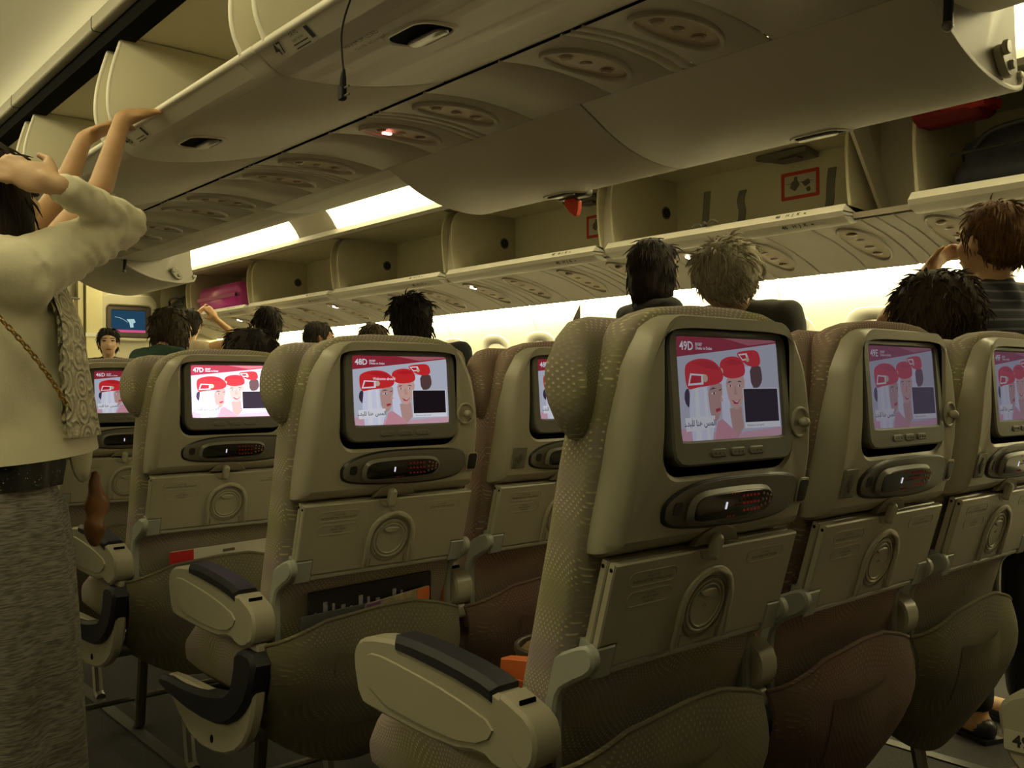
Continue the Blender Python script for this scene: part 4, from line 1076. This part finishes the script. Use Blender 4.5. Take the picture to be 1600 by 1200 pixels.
def hand(g, w, d, up, curl=.5, s=1.0, thumb=1):
    """palm, four unequal bent fingers and a thumb; w wrist, d pointing direction, up = back of the hand"""
    w, d, up = Vector(w), Vector(d).normalized(), Vector(up); up = (up - d*up.dot(d)).normalized(); sd = d.cross(up)
    R = Matrix((sd, d, up)).transposed()
    g.capsule(w, .024*s, w + d*.03*s, .026*s)
    g.ell(w + d*.055*s, (.040*s, .050*s, .017*s), R)
    for i, (q, ln) in enumerate(((-.029, .062), (-.010, .074), (.010, .069), (.029, .054))):
        b = w + d*.095*s + sd*q*s; a = curl*.6; p0 = b
        dd = d.copy()
        for k, fr in enumerate((.45, .32, .25)):
            a_ = curl*(.55 + .35*k); dd = (d*cos(a_*(k+1)*.8) - up*sin(a_*(k+1)*.8)).normalized()
            p1 = p0 + dd*ln*fr*s; g.capsule(p0, (.0095 - .0008*k)*s, p1, (.0088 - .0008*k)*s, 8); p0 = p1
    t0 = w + d*.03*s - sd*.03*s*thumb; t1 = t0 + (d*.6 - sd*.7*thumb - up*.2).normalized()*.036*s; t2 = t1 + (d*.9 - sd*.25*thumb - up*.3).normalized()*.028*s
    g.capsule(t0, .013*s, t1, .0105*s, 8); g.capsule(t1, .0105*s, t2, .0085*s, 8)
def head_geo(g, c, R, s=1.0):
    """skull, jaw, nose, ears, cheeks; c = head centre, R columns = right, forward, up"""
    P = lambda x, y, z: Vector(c) + R @ Vector((x, y, z))*s
    g.ell(P(0, -.008, .018), (.074*s, .094*s, .098*s), R); g.ell(P(0, .022, -.035), (.060*s, .068*s, .078*s), R)
    g.ell(P(0, .045, -.085), (.034*s, .036*s, .030*s), R)
    g.capsule(P(0, .086, .018), .008*s, P(0, .103, -.020), .013*s); g.ell(P(0, .090, -.024), (.019*s, .014*s, .010*s), R)
    g.capsule(P(-.028, .078, -.058), .009*s, P(.028, .078, -.058), .009*s)
    for q in (-1, 1):
        g.ell(P(q*.079, -.010, -.005), (.009*s, .022*s, .032*s), R); g.ell(P(q*.040, .060, -.020), (.026*s, .022*s, .026*s), R)
        g.capsule(P(q*.015, .086, .034), .008*s, P(q*.05, .070, .034), .008*s)
def face_parts(root, c, R, s=1.0):
    P = lambda x, y, z: Vector(c) + R @ Vector((x, y, z))*s
    for q in (-1, 1):
        g = G(); g.ell(P(q*.032, .0835, .014), (.0135*s, .006*s, .0055*s), R, 12, 8); obj('eye', g.mesh('eye', EYEW), root)
        g = G(); g.capsule(P(q*.016, .0945, .034), .0035*s, P(q*.048, .080, .036), .003*s, 8); obj('eyebrow', g.mesh('eyebrow', BROW), root)
    g = G(); g.ell(P(0, .0885, -.057), (.023*s, .007*s, .0075*s), R, 14, 8); obj('mouth', g.mesh('mouth', LIPS), root)
def hair_geo(root, c, R, style, m, s=1.0, seed=0):
    P = lambda x, y, z: Vector(c) + R @ Vector((x, y, z))*s
    g = G(); vox = .012
    g.ell(P(0, -.022, .035), (.089*s, .100*s, .100*s), R, 24, 16)
    amp, fr = .006, 22
    if style in ('short', 'spiky'):
        g.ell(P(0, -.045, -.015), (.080*s, .070*s, .075*s), R)
    if style == 'spiky':
        rnd = random.Random(seed)
        for k in range(60):
            th = rnd.uniform(0, 2*pi); ph = rnd.uniform(.15, 1.5); d = Vector((sin(ph)*cos(th), sin(ph)*sin(th) - .15, cos(ph)))
            g.capsule(P(*(d*.075 + Vector((0, -.02, .035)))), .020*s, P(*(d*.100 + Vector((rnd.uniform(-.02, .02), -.03 + rnd.uniform(-.02, .02), .03)))), .006*s, 8)
    if style == 'bob':
        for q in (-1, 1):
            g.ell(P(q*.062, -.012, -.035), (.034*s, .075*s, .105*s), R); 
        g.ell(P(0, -.062, -.045), (.082*s, .055*s, .110*s), R); g.ell(P(0, .055, .075), (.062*s, .042*s, .035*s), R)
    if style == 'long':
        for q in (-1, 1): g.ell(P(q*.064, -.02, -.07), (.034*s, .070*s, .14*s), R)
        g.ell(P(0, -.070, -.10), (.088*s, .050*s, .19*s), R); g.ell(P(0, .055, .078), (.062*s, .040*s, .032*s), R)
    if style == 'fuzzy':
        g.ell(P(0, -.03, .02), (.115*s, .118*s, .115*s), R, 24, 16); amp, fr = .012, 16
    if style == 'wavy':
        g.ell(P(0, -.04, .02), (.105*s, .110*s, .110*s), R, 24, 16)
        for q in (-1, 1): g.ell(P(q*.075, -.03, -.05), (.04*s, .06*s, .08*s), R)
        amp, fr = .010, 20
    if style == 'tied':
        g.ell(P(0, -.05, -.01), (.078*s, .065*s, .078*s), R); g.ell(P(.01, -.125, -.01), (.038*s, .042*s, .042*s), R)
        g.capsule(P(.01, -.13, -.02), .030*s, P(.02, -.15, -.14), .012*s)
    def dp(co, n):
        q = co*fr; q2 = Vector((co.x*70, co.y*70, co.z*9))
        return n*(mnoise.noise(q + Vector((seed, 0, 0)))*amp + mnoise.noise(q2)*.004)
    me = grown(g, 'hair', m, vox, 3, dp)
    # loose locks lying along the surface break up the outline
    rnd = random.Random(seed + 100); vs = me.vertices; gl = G(); dn = -(R @ Vector((0, 0, 1)))
    kn, ln, lift = {'fuzzy': (620, .042, .36), 'spiky': (520, .045, .42), 'wavy': (420, .050, .30), 'tied': (420, .050, .22)}.get(style, (320, .050, .16))
    for k in range(kn):
        v = vs[rnd.randrange(len(vs))]; nn = v.normal; t = (dn - nn*dn.dot(nn))
        t = (t.normalized() if t.length > .1 else Vector((rnd.uniform(-1, 1), rnd.uniform(-1, 1), 0))) + Vector((rnd.uniform(-.5, .5), rnd.uniform(-.5, .5), rnd.uniform(-.3, .3)))*(.9 if style in ('fuzzy', 'spiky') else .35)
        p0 = v.co - nn*.004; L2 = ln*rnd.uniform(.6, 1.2); p1 = p0 + (t*.6 + nn*lift).normalized()*L2*.5; p2 = p1 + (t + nn*lift*.2).normalized()*L2*.5
        gl.tube([p0, p1, p2], [.0032, .0026, .0006], 4)
    o = obj('hair', me, root); lo = obj('loose_locks', gl.mesh('loose_locks', m, 60), o); lo['kind'] = 'stuff'
    return o
CLOTH = {}
def cloth(n, c, c2=None, rough=.9):
    return mat('cloth_' + n, c, rough, var=.2, vscale=12, bump=.35, bscale=260, col2=c2)
def person(label, loc, az, height, lean=0, side_lean=0, head=(0, 0), hair=('short', 'black'), skin='tan', top=None, sleeve=.45, bottom=None, arms=None, sit=False, seed=0, face=True, vox=.015, build=1.0, pzo=None):
    """arms: {side: (elbow, wrist, finger direction, back-of-hand)} in the person's own axes (x right, y ahead, z up), heights from the floor"""
    root = thing('person', label, 'person', (loc[0], loc[1], 0), -radians(az))
    s = height/1.65; top = top or cloth('dark', (.02, .02, .024)); bottom = bottom or cloth('trousers', (.02, .02, .025))
    pz = (pzo or .50) if sit else .94*s; py = 0
    T = Matrix.Rotation(-radians(lean), 3, 'X') @ Matrix.Rotation(radians(side_lean), 3, 'Y')
    pel = Vector((0, py, pz)); U = lambda x, y, z: pel + T @ Vector((x, y, z))*s     # torso space, measured from the pelvis
    HR = T @ Matrix.Rotation(radians(head[0]), 3, 'Z') @ Matrix.Rotation(-radians(head[1]), 3, 'X')
    nb = U(0, -.01, .46); hc = nb + (T @ Vector((0, .02, .055)) + HR @ Vector((0, .012, .075)))*s
    def torso(g, e=0.0):
        g.ell(U(0, 0, .02), ((.165+e)*s*build, (.115+e)*s*build, (.13)*s), T); g.ell(U(0, .0, .16), ((.135+e)*s*build, (.098+e)*s*build, .14*s), T)
        g.ell(U(0, .0, .31), ((.155+e)*s*build, (.108+e)*s*build, .13*s), T); g.capsule(U(-.115, -.01, .40), (.062+e)*s, U(.115, -.01, .40), (.062+e)*s)
        g.capsule(U(0, -.015, .40), (.075+e)*s, U(0, -.01, .45), (.050+e)*s)
    g = G(); torso(g, -.012); g.capsule(U(0, -.012, .43), .052*s, hc + HR @ Vector((0, -.015, -.04))*s, .050*s); head_geo(g, hc, HR, s)
    arms = arms or {}; SL = []
    for sd in (-1, 1):
        sh = U(sd*.165*build, -.01, .405)
        if sd in arms: el, wr, fd, bk = [Vector(q) for q in arms[sd]]
        else:
            el = sh + Vector((sd*.04, .02, -.27))*s; wr = el + Vector((-sd*.02, .12, -.20))*s; fd, bk = Vector((0, .5, -1)), Vector((sd, .2, 0))
        g.capsule(sh, .047*s, el, .037*s); g.capsule(el, .037*s, wr, .025*s); hand(g, wr, fd, bk, .45, s, sd)
        SL.append((sh, el, wr))
    LG = []
    for sd in (-1, 1):
        hip = Vector((sd*.09*s, py, pz - .02))
        if sit: kn, an = Vector((sd*.11, py + .42, .50)), Vector((sd*.11, py + .44, .09))
        else: kn, an = Vector((sd*.10*s, .02, .48*s)), Vector((sd*.10*s, -.01, .085))
        g.capsule(hip, .075*s, kn, .052*s); g.capsule(kn, .052*s, an, .036*s)
        g.capsule(an + Vector((0, -.02, -.045)), .036, an + Vector((0, .14, -.052)), .030); LG.append((hip, kn, an))
    obj('body', grown(g, 'body', SKIN[skin], vox, 5), root)
    g = G(); torso(g, .006); 
    for sh, el, wr in SL:
        if sleeve <= 0: g.capsule(sh + (sh - U(0, 0, .40))*-.35, .060*s, sh, .050*s); continue
        if sleeve < 1:
            g.capsule(sh, .060*s, sh.lerp(el, min(1, sleeve*1.5)), .050*s)
        else:
            g.capsule(sh, .060*s, el, .047*s); g.capsule(el, .047*s, el.lerp(wr, .92), .036*s)
    if not sit: g.capsule(Vector((0, 0, pz + .03)), .150*s, Vector((0, 0, pz - .10*s)), .150*s, 18, (1.15, .85))
    def fold(co, n): return n*(mnoise.noise(Vector((co.x*9, co.y*9, co.z*16 + seed)))*.007)
    obj('top', grown(g, 'top', top, vox, 5, fold), root)
    g = G()
    for hip, kn, an in LG: g.capsule(hip, .092*s, kn, .066*s); g.capsule(kn, .066*s, an + Vector((0, 0, .03)), .056*s)
    g.ell(pel, (.172*s, .125*s, .12*s)); obj('trousers', grown(g, 'trousers', bottom, .024, 5), root)
    for hip, kn, an in LG:
        g = G(); g.capsule(an + Vector((0, -.03, -.050)), .034, an + Vector((0, .15, -.056)), .029, 12); g.box(an.x - .036, an.x + .036, an.y - .065, an.y + .175, 0.0005, .014); obj('shoe', g.mesh('shoe', BLK, 40), root)
    hair_geo(root, hc, HR, hair[0], HAIR[hair[1]], s, seed)
    if face: face_parts(root, hc, HR, s)
    return root, hc, HR

DKS = cloth('charcoal', (.018, .018, .020), (.03, .03, .034)); NVY = cloth('navy', (.012, .014, .028)); GRN = cloth('bottle_green', (.010, .035, .022), (.016, .05, .03)); BEI = cloth('beige', (.50, .40, .27)); WHT = cloth('white', (.66, .66, .62))
GRY = cloth('dark_grey', (.045, .045, .04), (.08, .078, .07))
STR = bpy.data.materials.new('cloth_striped'); STR.use_nodes = True; MATS['cloth_striped'] = STR
_nt = STR.node_tree; _b = _nt.nodes['Principled BSDF']; _b.inputs['Roughness'].default_value = .9
_tc = _n(_nt, 'ShaderNodeTexCoord'); _w = _n(_nt, 'ShaderNodeTexWave', bands_direction='Z'); _w.inputs['Scale'].default_value = 11; _w.inputs['Distortion'].default_value = .6
_cr = _n(_nt, 'ShaderNodeValToRGB'); _cr.color_ramp.elements[0].color = (.035, .036, .048, 1); _cr.color_ramp.elements[0].position = .80; _cr.color_ramp.elements[1].color = (.13, .13, .14, 1); _cr.color_ramp.elements[1].position = .95
_nt.links.new(_tc.outputs['Object'], _w.inputs['Vector']); _nt.links.new(_w.outputs['Fac'], _cr.inputs['Fac']); _nt.links.new(_cr.outputs['Color'], _b.inputs['Base Color'])

person('dark haired person facing the camera beneath the bulkhead monitor', (2.42, 7.75), 197, 1.55, hair=('short', 'black'), skin='light', top=DKS, seed=1)
person('person in dark green bending forward, wavy dark hair', (1.62, 5.02), 72, 1.62, lean=40, head=(0, -32), hair=('wavy', 'dkbrown'), skin='light', top=GRN, sleeve=1, seed=2)
person('person in a sleeveless beige top reaching up to the pink suitcase', (3.02, 7.6), 40, 1.72, hair=('short', 'black'), skin='tan', top=BEI, sleeve=0, seed=3, vox=.011,
       arms={-1: ((-.22, .30, 1.52), (-.10, .52, 1.72), (.2, .6, .6), (-.6, 0, .6)), 1: ((.42, -.02, 1.47), (.22, .02, 1.64), (-.5, .1, .6), (.3, -.9, .3))})
person('person with short black hair seen from behind, standing mid cabin', (2.52, 5.15), 5, 1.54, hair=('short', 'black'), skin='tan', top=NVY, seed=4)
person('seated passenger, dark hair just above the 47D seat', (1.63, 3.50), 0, 1.60, hair=('wavy', 'black'), skin='tan', top=NVY, sit=True, seed=5, pzo=.60)
person('person with cropped hair and dark shirt leaning over, ear showing', (2.80, 5.55), 95, 1.58, lean=32, head=(-25, -28), hair=('short', 'black'), skin='brown', top=DKS, seed=6)
person('passenger of whom only the crown shows above the 48D seat', (2.70, 4.27), 10, 1.40, hair=('short', 'dkbrown'), skin='tan', top=NVY, seed=7)
person('person with spiky black hair and dark jacket behind the 48D seat', (2.20, 2.92), 25, 1.43, side_lean=-17, hair=('spiky', 'black'), skin='tan', top=DKS, sleeve=1, seed=8)
person('person with a black chin-length bob standing in the far aisle', (2.97, 2.56), 108, 1.66, hair=('bob', 'black'), skin='light', top=DKS, sleeve=1, seed=9)
person('grey haired person in a dark jacket stooping above the 49D seat', (2.98, 2.00), -100, 1.66, lean=34, head=(-88, 6), hair=('fuzzy', 'grey'), skin='light', top=GRY, sleeve=1, seed=10)
person('brown haired person in a striped dark shirt holding a hand to the forehead', (2.96, 1.19), 20, 1.60, head=(4, -4), hair=('tied', 'brown'), skin='tan', top=STR, seed=11, vox=.010,
       arms={-1: ((-.27, .15, 1.25), (-.10, .17, 1.405), (.75, -.02, .6), (-.4, .8, .3))})
person('passenger with fuzzy dark brown hair rising behind the 49E seat', (2.42, 1.12), -8, 1.58, hair=('fuzzy', 'dkbrown'), skin='tan', top=DKS, sit=True, seed=12, pzo=.66)
# person behind the woman in cream, both bare arms raised into the bin (own axes: facing +x)
person('person in a white top reaching both bare arms into the open left bin', (.62, 2.96), 90, 1.60, hair=('short', 'black'), skin='tan', top=WHT, sleeve=.3, seed=13, vox=.009,
       arms={1: ((.16, .235, CZ + .585), (.15, .30, CZ + .80), (.15, .9, .35), (.2, -.5, .8)), -1: ((-.04, .195, CZ + .62), (-.03, .245, CZ + .77), (.2, .8, .5), (-.3, -.5, .8))})

# --- the woman in cream (world axes, then shifted to her feet)
WX, WY = .45, 2.30
root = thing('person', 'woman in a cream cardigan and grey skirt standing in the left aisle', 'person', (WX, WY, 0))
W = lambda x, y, h: (x - WX, y - WY, h + CZ)
fw, rt = Vector((.906, .423, 0)), Vector((.423, -.906, 0))
HRw = Matrix((rt, fw, Vector((0, 0, 1)))).transposed() @ Matrix.Rotation(radians(6), 3, 'X')
hcw = Vector(W(.476, 2.30, .425))
SHW, ELW, WRW = W(.492, 2.165, .245), W(.748, 2.25, .395), W(.561, 2.105, .432)
g = G(); head_geo(g, hcw, HRw, .98)
g.capsule(Vector(W(.44, 2.30, .22)), .055, hcw + Vector((-.012, 0, -.05)), .05)
ctr = Vector((.43 - WX, 2.30 - WY, 0))
R0 = Matrix((rt, fw, Vector((0, 0, 1)))).transposed()
def at(f, r_, h): return ctr + fw*f + rt*r_ + Vector((0, 0, h + CZ))
g.ell(at(0, 0, .12), (.15, .10, .18), R0); g.ell(at(0, 0, -.08), (.15, .11, .16), R0); g.capsule(at(0, -.12, .24), .055, at(0, .12, .24), .055)
g.capsule(SHW, .046, ELW, .036); g.capsule(ELW, .036, WRW, .025)
hand(g, WRW, Vector(W(.492, 2.15, .462)) - Vector(WRW), (-.3, -.85, .35), .42, 1.0, -1)
lsh = at(0, -.17, .24); g.capsule(lsh, .046, lsh + Vector((-.02, .03, -.26)), .036); g.capsule(lsh + Vector((-.02, .03, -.26)), .036, lsh + Vector((.06, .06, -.46)), .025)
hand(g, lsh + Vector((.06, .06, -.46)), (.3, .1, -.9), (0, 1, 0), .5, .96, 1)
for q in (-.09, .09):
    g.capsule(at(0, q*.8, -.15), .07, at(.02, q*.7, -.58), .05); g.capsule(at(.02, q*.7, -.58), .05, at(0, q*.7, -.96), .035); g.capsule(at(0, q, -1.0), .034, at(.13, q, -1.01), .028)
obj('body', grown(g, 'body', SKIN['light'], .0065, 3), root)
face_parts(root, hcw, HRw, .98)
hair_geo(root, hcw, HRw, 'long', HAIR['black'], .98, 21)
CREAM = cloth('cream_knit', (.82, .78, .60), (.76, .72, .54)); 
# sleeve
g = G(); g.capsule(at(0, .10, .25), .085, SHW, .082); g.capsule(SHW, .076, Vector(SHW).lerp(Vector(ELW), .55), .058); g.capsule(Vector(SHW).lerp(Vector(ELW), .5), .060, ELW, .044)
g.capsule(ELW, .044, Vector(ELW).lerp(Vector(WRW), .93), .035); g.capsule(at(0, -.14, .25), .072, lsh, .068); g.capsule(lsh, .066, lsh + Vector((-.02, .03, -.26)), .05); g.capsule(lsh + Vector((-.02, .03, -.26)), .05, lsh + Vector((.05, .055, -.42)), .04)
g.capsule(at(-.01, 0, .26), .10, at(0, 0, .30), .062)
# loose body flaring to the hem
hem = []
for h, a, b, cf in ((.27, .15, .12, 0), (.18, .17, .145, .02), (.05, .165, .155, .035), (-.06, .175, .185, .05), (-.10, .18, .20, .06)):
    hem.append([tuple(at(cf + b*sin(t), a*cos(t), h - .03*max(0, -sin(t - .5)))) for t in [2*pi*k/36 for k in range(36)]])
g.loft(hem)
E2 = Vector(ELW); S2 = Vector(SHW)
def folds(co, n):
    f = 0
    t = (co - S2).dot((E2 - S2).normalized())
    if t > .02 and co.z > S2.z - .12:                      # ring folds towards the crook of the arm
        w_ = min(1, max(0, (t - .06)/.1)); f += .0028*sin(120*t + 40*co.z + 5*mnoise.noise(co*20))*w_ + .005*mnoise.noise(Vector((co.x*40, co.y*40, co.z*12)))
    else: f += .006*mnoise.noise(Vector((co.x*16, co.y*16, co.z*4))) + .004*sin(30*co.x - 22*co.z)
    return n*(f + mnoise.noise(co*26)*.002)
obj('cardigan', grown(g, 'cardigan', CREAM, .0085, 4, folds), root)
# ribbed hem band with a flicked corner
g = G(); P = []
for h, k in ((-.085, 1.0), (-.115, 1.03), (-.145, 1.05)):
    P.append([tuple(at(.055 + .195*k*sin(t)*(1 + .18*max(0, sin(t))**3), .186*k*cos(t), h + .015*sin(t))) for t in [2*pi*j/90 for j in range(90)]])
g.loft(P + [[tuple(Vector(p)*1 - Vector((0, 0, 0)) + (Vector((ctr.x, ctr.y, p[2])) - Vector(p))*.06) for p in q] for q in P[::-1]], 0, True, False, False)
obj('hem_band', g.mesh('hem_band', CREAM, 60), root)
g = G(); g.slab(smooth_poly([(-.05, .06), (.03, .07), (.012, -.075), (-.035, -.05)], 2), -.004, .004, .001, lambda a, b, d: tuple(at(.245 + a, .06 + d, -.15 + b))); obj('cardigan_corner', g.mesh('cardigan_corner', CREAM, 50), root)
# crochet lace front
LACE = bpy.data.materials.new('crochet_lace'); LACE.use_nodes = True; MATS['lace'] = LACE
_nt = LACE.node_tree; _b = _nt.nodes['Principled BSDF']; _b.inputs['Roughness'].default_value = .95; L_ = _nt.links.new
_tc = _n(_nt, 'ShaderNodeTexCoord'); _v = _n(_nt, 'ShaderNodeTexVoronoi'); _v.inputs['Scale'].default_value = 17; _v.inputs['Randomness'].default_value = .35
L_(_tc.outputs['Object'], _v.inputs['Vector'])
_m = _n(_nt, 'ShaderNodeMath', operation='MULTIPLY'); _m.inputs[1].default_value = 26; L_(_v.outputs['Distance'], _m.inputs[0])
_s = _n(_nt, 'ShaderNodeMath', operation='SINE'); L_(_m.outputs[0], _s.inputs[0])
_v2 = _n(_nt, 'ShaderNodeTexVoronoi'); _v2.inputs['Scale'].default_value = 130; L_(_tc.outputs['Object'], _v2.inputs['Vector'])
_a = _n(_nt, 'ShaderNodeMath', operation='MULTIPLY_ADD'); _a.inputs[1].default_value = .9; L_(_v2.outputs['Distance'], _a.inputs[0]); L_(_s.outputs[0], _a.inputs[2])
_cr = _n(_nt, 'ShaderNodeValToRGB'); _cr.color_ramp.elements[0].color = (.57, .53, .39, 1); _cr.color_ramp.elements[0].position = .1; _cr.color_ramp.elements[1].color = (.74, .70, .52, 1); _cr.color_ramp.elements[1].position = .75
L_(_a.outputs[0], _cr.inputs['Fac']); L_(_cr.outputs['Color'], _b.inputs['Base Color'])
_bp = _n(_nt, 'ShaderNodeBump'); _bp.inputs['Strength'].default_value = .9; _bp.inputs['Distance'].default_value = .004; L_(_a.outputs[0], _bp.inputs['Height']); L_(_bp.outputs['Normal'], _b.inputs['Normal'])
g = G(); rows = []
for i in range(19):
    h = .235 - .335*i/18; q = []
    b = interp([(-.11, .245), (-.02, .225), (.06, .205), (.15, .182), (.24, .145)], h); a = interp([(-.11, .205), (.05, .195), (.15, .198), (.24, .165)], h)
    for k in range(23):
        t = radians(8 + 150*k/22); q.append(tuple(at(.038 + b*sin(t) + .006*sin(9*t + 6*h) , a*cos(t)*1.01, h)))
    rows.append(q)
g.loft(rows + [[tuple(Vector(p) + (Vector((ctr.x, ctr.y, p[2])) - Vector(p))*.05) for p in q] for q in rows[::-1]], 0, False, False, False)
obj('lace_panel', g.mesh('lace_panel', LACE, 70), root)
# sequinned under-layer and skirt
SEQ = bpy.data.materials.new('black_sequins'); SEQ.use_nodes = True; MATS['sequins'] = SEQ
_nt = SEQ.node_tree; _b = _nt.nodes['Principled BSDF']; _b.inputs['Roughness'].default_value = .4; L_ = _nt.links.new
_tc = _n(_nt, 'ShaderNodeTexCoord'); _v = _n(_nt, 'ShaderNodeTexVoronoi'); _v.inputs['Scale'].default_value = 170; L_(_tc.outputs['Object'], _v.inputs['Vector'])
_n2 = _n(_nt, 'ShaderNodeTexNoise'); _n2.inputs['Scale'].default_value = 60; L_(_tc.outputs['Object'], _n2.inputs['Vector'])
_mu = _n(_nt, 'ShaderNodeMath', operation='SUBTRACT'); L_(_n2.outputs['Fac'], _mu.inputs[0]); L_(_v.outputs['Distance'], _mu.inputs[1])
_cr = _n(_nt, 'ShaderNodeValToRGB'); _cr.color_ramp.elements[0].color = (.006, .005, .006, 1); _cr.color_ramp.elements[0].position = .34; _cr.color_ramp.elements[1].color = (.55, .50, .42, 1); _cr.color_ramp.elements[1].position = .46
L_(_mu.outputs[0], _cr.inputs['Fac']); L_(_cr.outputs['Color'], _b.inputs['Base Color'])
def tubeshape(rows, m, name, fold=0.0, nf=9):
    g = G(); P = []
    for h, a, b, cf in rows:
        P.append([tuple(at(cf + (b + fold*(.3 - h)*sin(nf*t + 3*h))*sin(t), (a + fold*(.3 - h)*sin(nf*t + 3*h))*cos(t), h)) for t in [2*pi*k/72 for k in range(72)]])
    g.loft(P); return obj(name, g.mesh(name, m, 60), root)
tubeshape([(-.10, .165, .150, .03), (-.16, .172, .160, .03), (-.205, .172, .160, .02)], SEQ, 'sequin_hem', .006, 14)
SKIRT = mat('skirt_marl', (.34, .32, .275), .95, col2=(.12, .112, .098), vscale=34, bump=.3, bscale=200, stretch=(1.0, 1.0, 9))
tubeshape([(-.19, .155, .135, .012), (-.26, .176, .168, .02), (-.36, .180, .180, .025), (-.55, .184, .192, .03), (-.80, .19, .205, .035), (-1.02, .20, .215, .04)], SKIRT, 'skirt', .013, 8)
# gold chain strap and tan bag at her hip
GOLD = mat('gold_chain', (.55, .36, .12), .3, .9, var=.2)
LTH = mat('brown_leather', (.22, .09, .03), .5, var=.35, vscale=20)
g = G(); cp = []
for k in range(35):
    u = k/34; h = .225 - .335*u; f_ = -.125 + .27*u
    t = math.asin(max(-1, min(1, (f_ - .03)/.19))); cp.append(at(f_, .186*cos(t) + .018, h))
for k in range(34):
    p, q = cp[k], cp[k+1]; c = (p + q)/2; d = (q - p).normalized(); sd_ = d.cross(rt if k % 2 else d.cross(rt)).normalized()
    g.tube([tuple(c + d*.0085*cos(t) + sd_*.0048*sin(t)) for t in [2*pi*j/10 for j in range(11)]], .0019, 6)
o = obj('chain_strap', g.mesh('chain_strap', GOLD, 60), root); o['kind'] = 'stuff'
g = G(); c0 = Vector((.695 - WX, 2.33 - WY, CZ - .275)); 
for (dx, dz, rr) in ((0, .045, .018), (.0, 0, .026), (0, -.05, .030)): g.ell(c0 + Vector((0, 0, dz)), (rr*.9, rr*.8, .045))
g.capsule(c0 + Vector((.012, 0, .03)), .012, c0 + Vector((.028, 0, -.01)), .008)
bg = tag(obj('shoulder_bag', grown(g, 'shoulder_bag', LTH, .008, 4, lambda co, n: n*(mnoise.noise(co*40)*.006)), None, (WX, WY, 0)), 'small brown leather bag hanging at the hip of the woman in cream', 'bag')
# newspaper held up beyond the 49D headrest
root = thing('newspaper', 'newspaper held up beyond the 49D headrest', 'newspaper', (2.40, 2.405, CZ + .02))
NEWS = mat('newsprint', (.50, .48, .42), .9, col2=(.26, .24, .22), vscale=55)
for sg, nm in ((-1, 'page'), (1, 'page')):
    g = G(); g.slab([(0, 0), (.20, 0), (.20, .16), (.0, .285)] if sg > 0 else [(0, 0), (-.16, 0), (-.15, .12), (0, .285)], -.001, .001, 0, lambda a, b, d: (a*.55, d + abs(a)*.55*(.3 if sg < 0 else 1), b))
    p = obj(nm, g.mesh(nm, NEWS, 0), root)
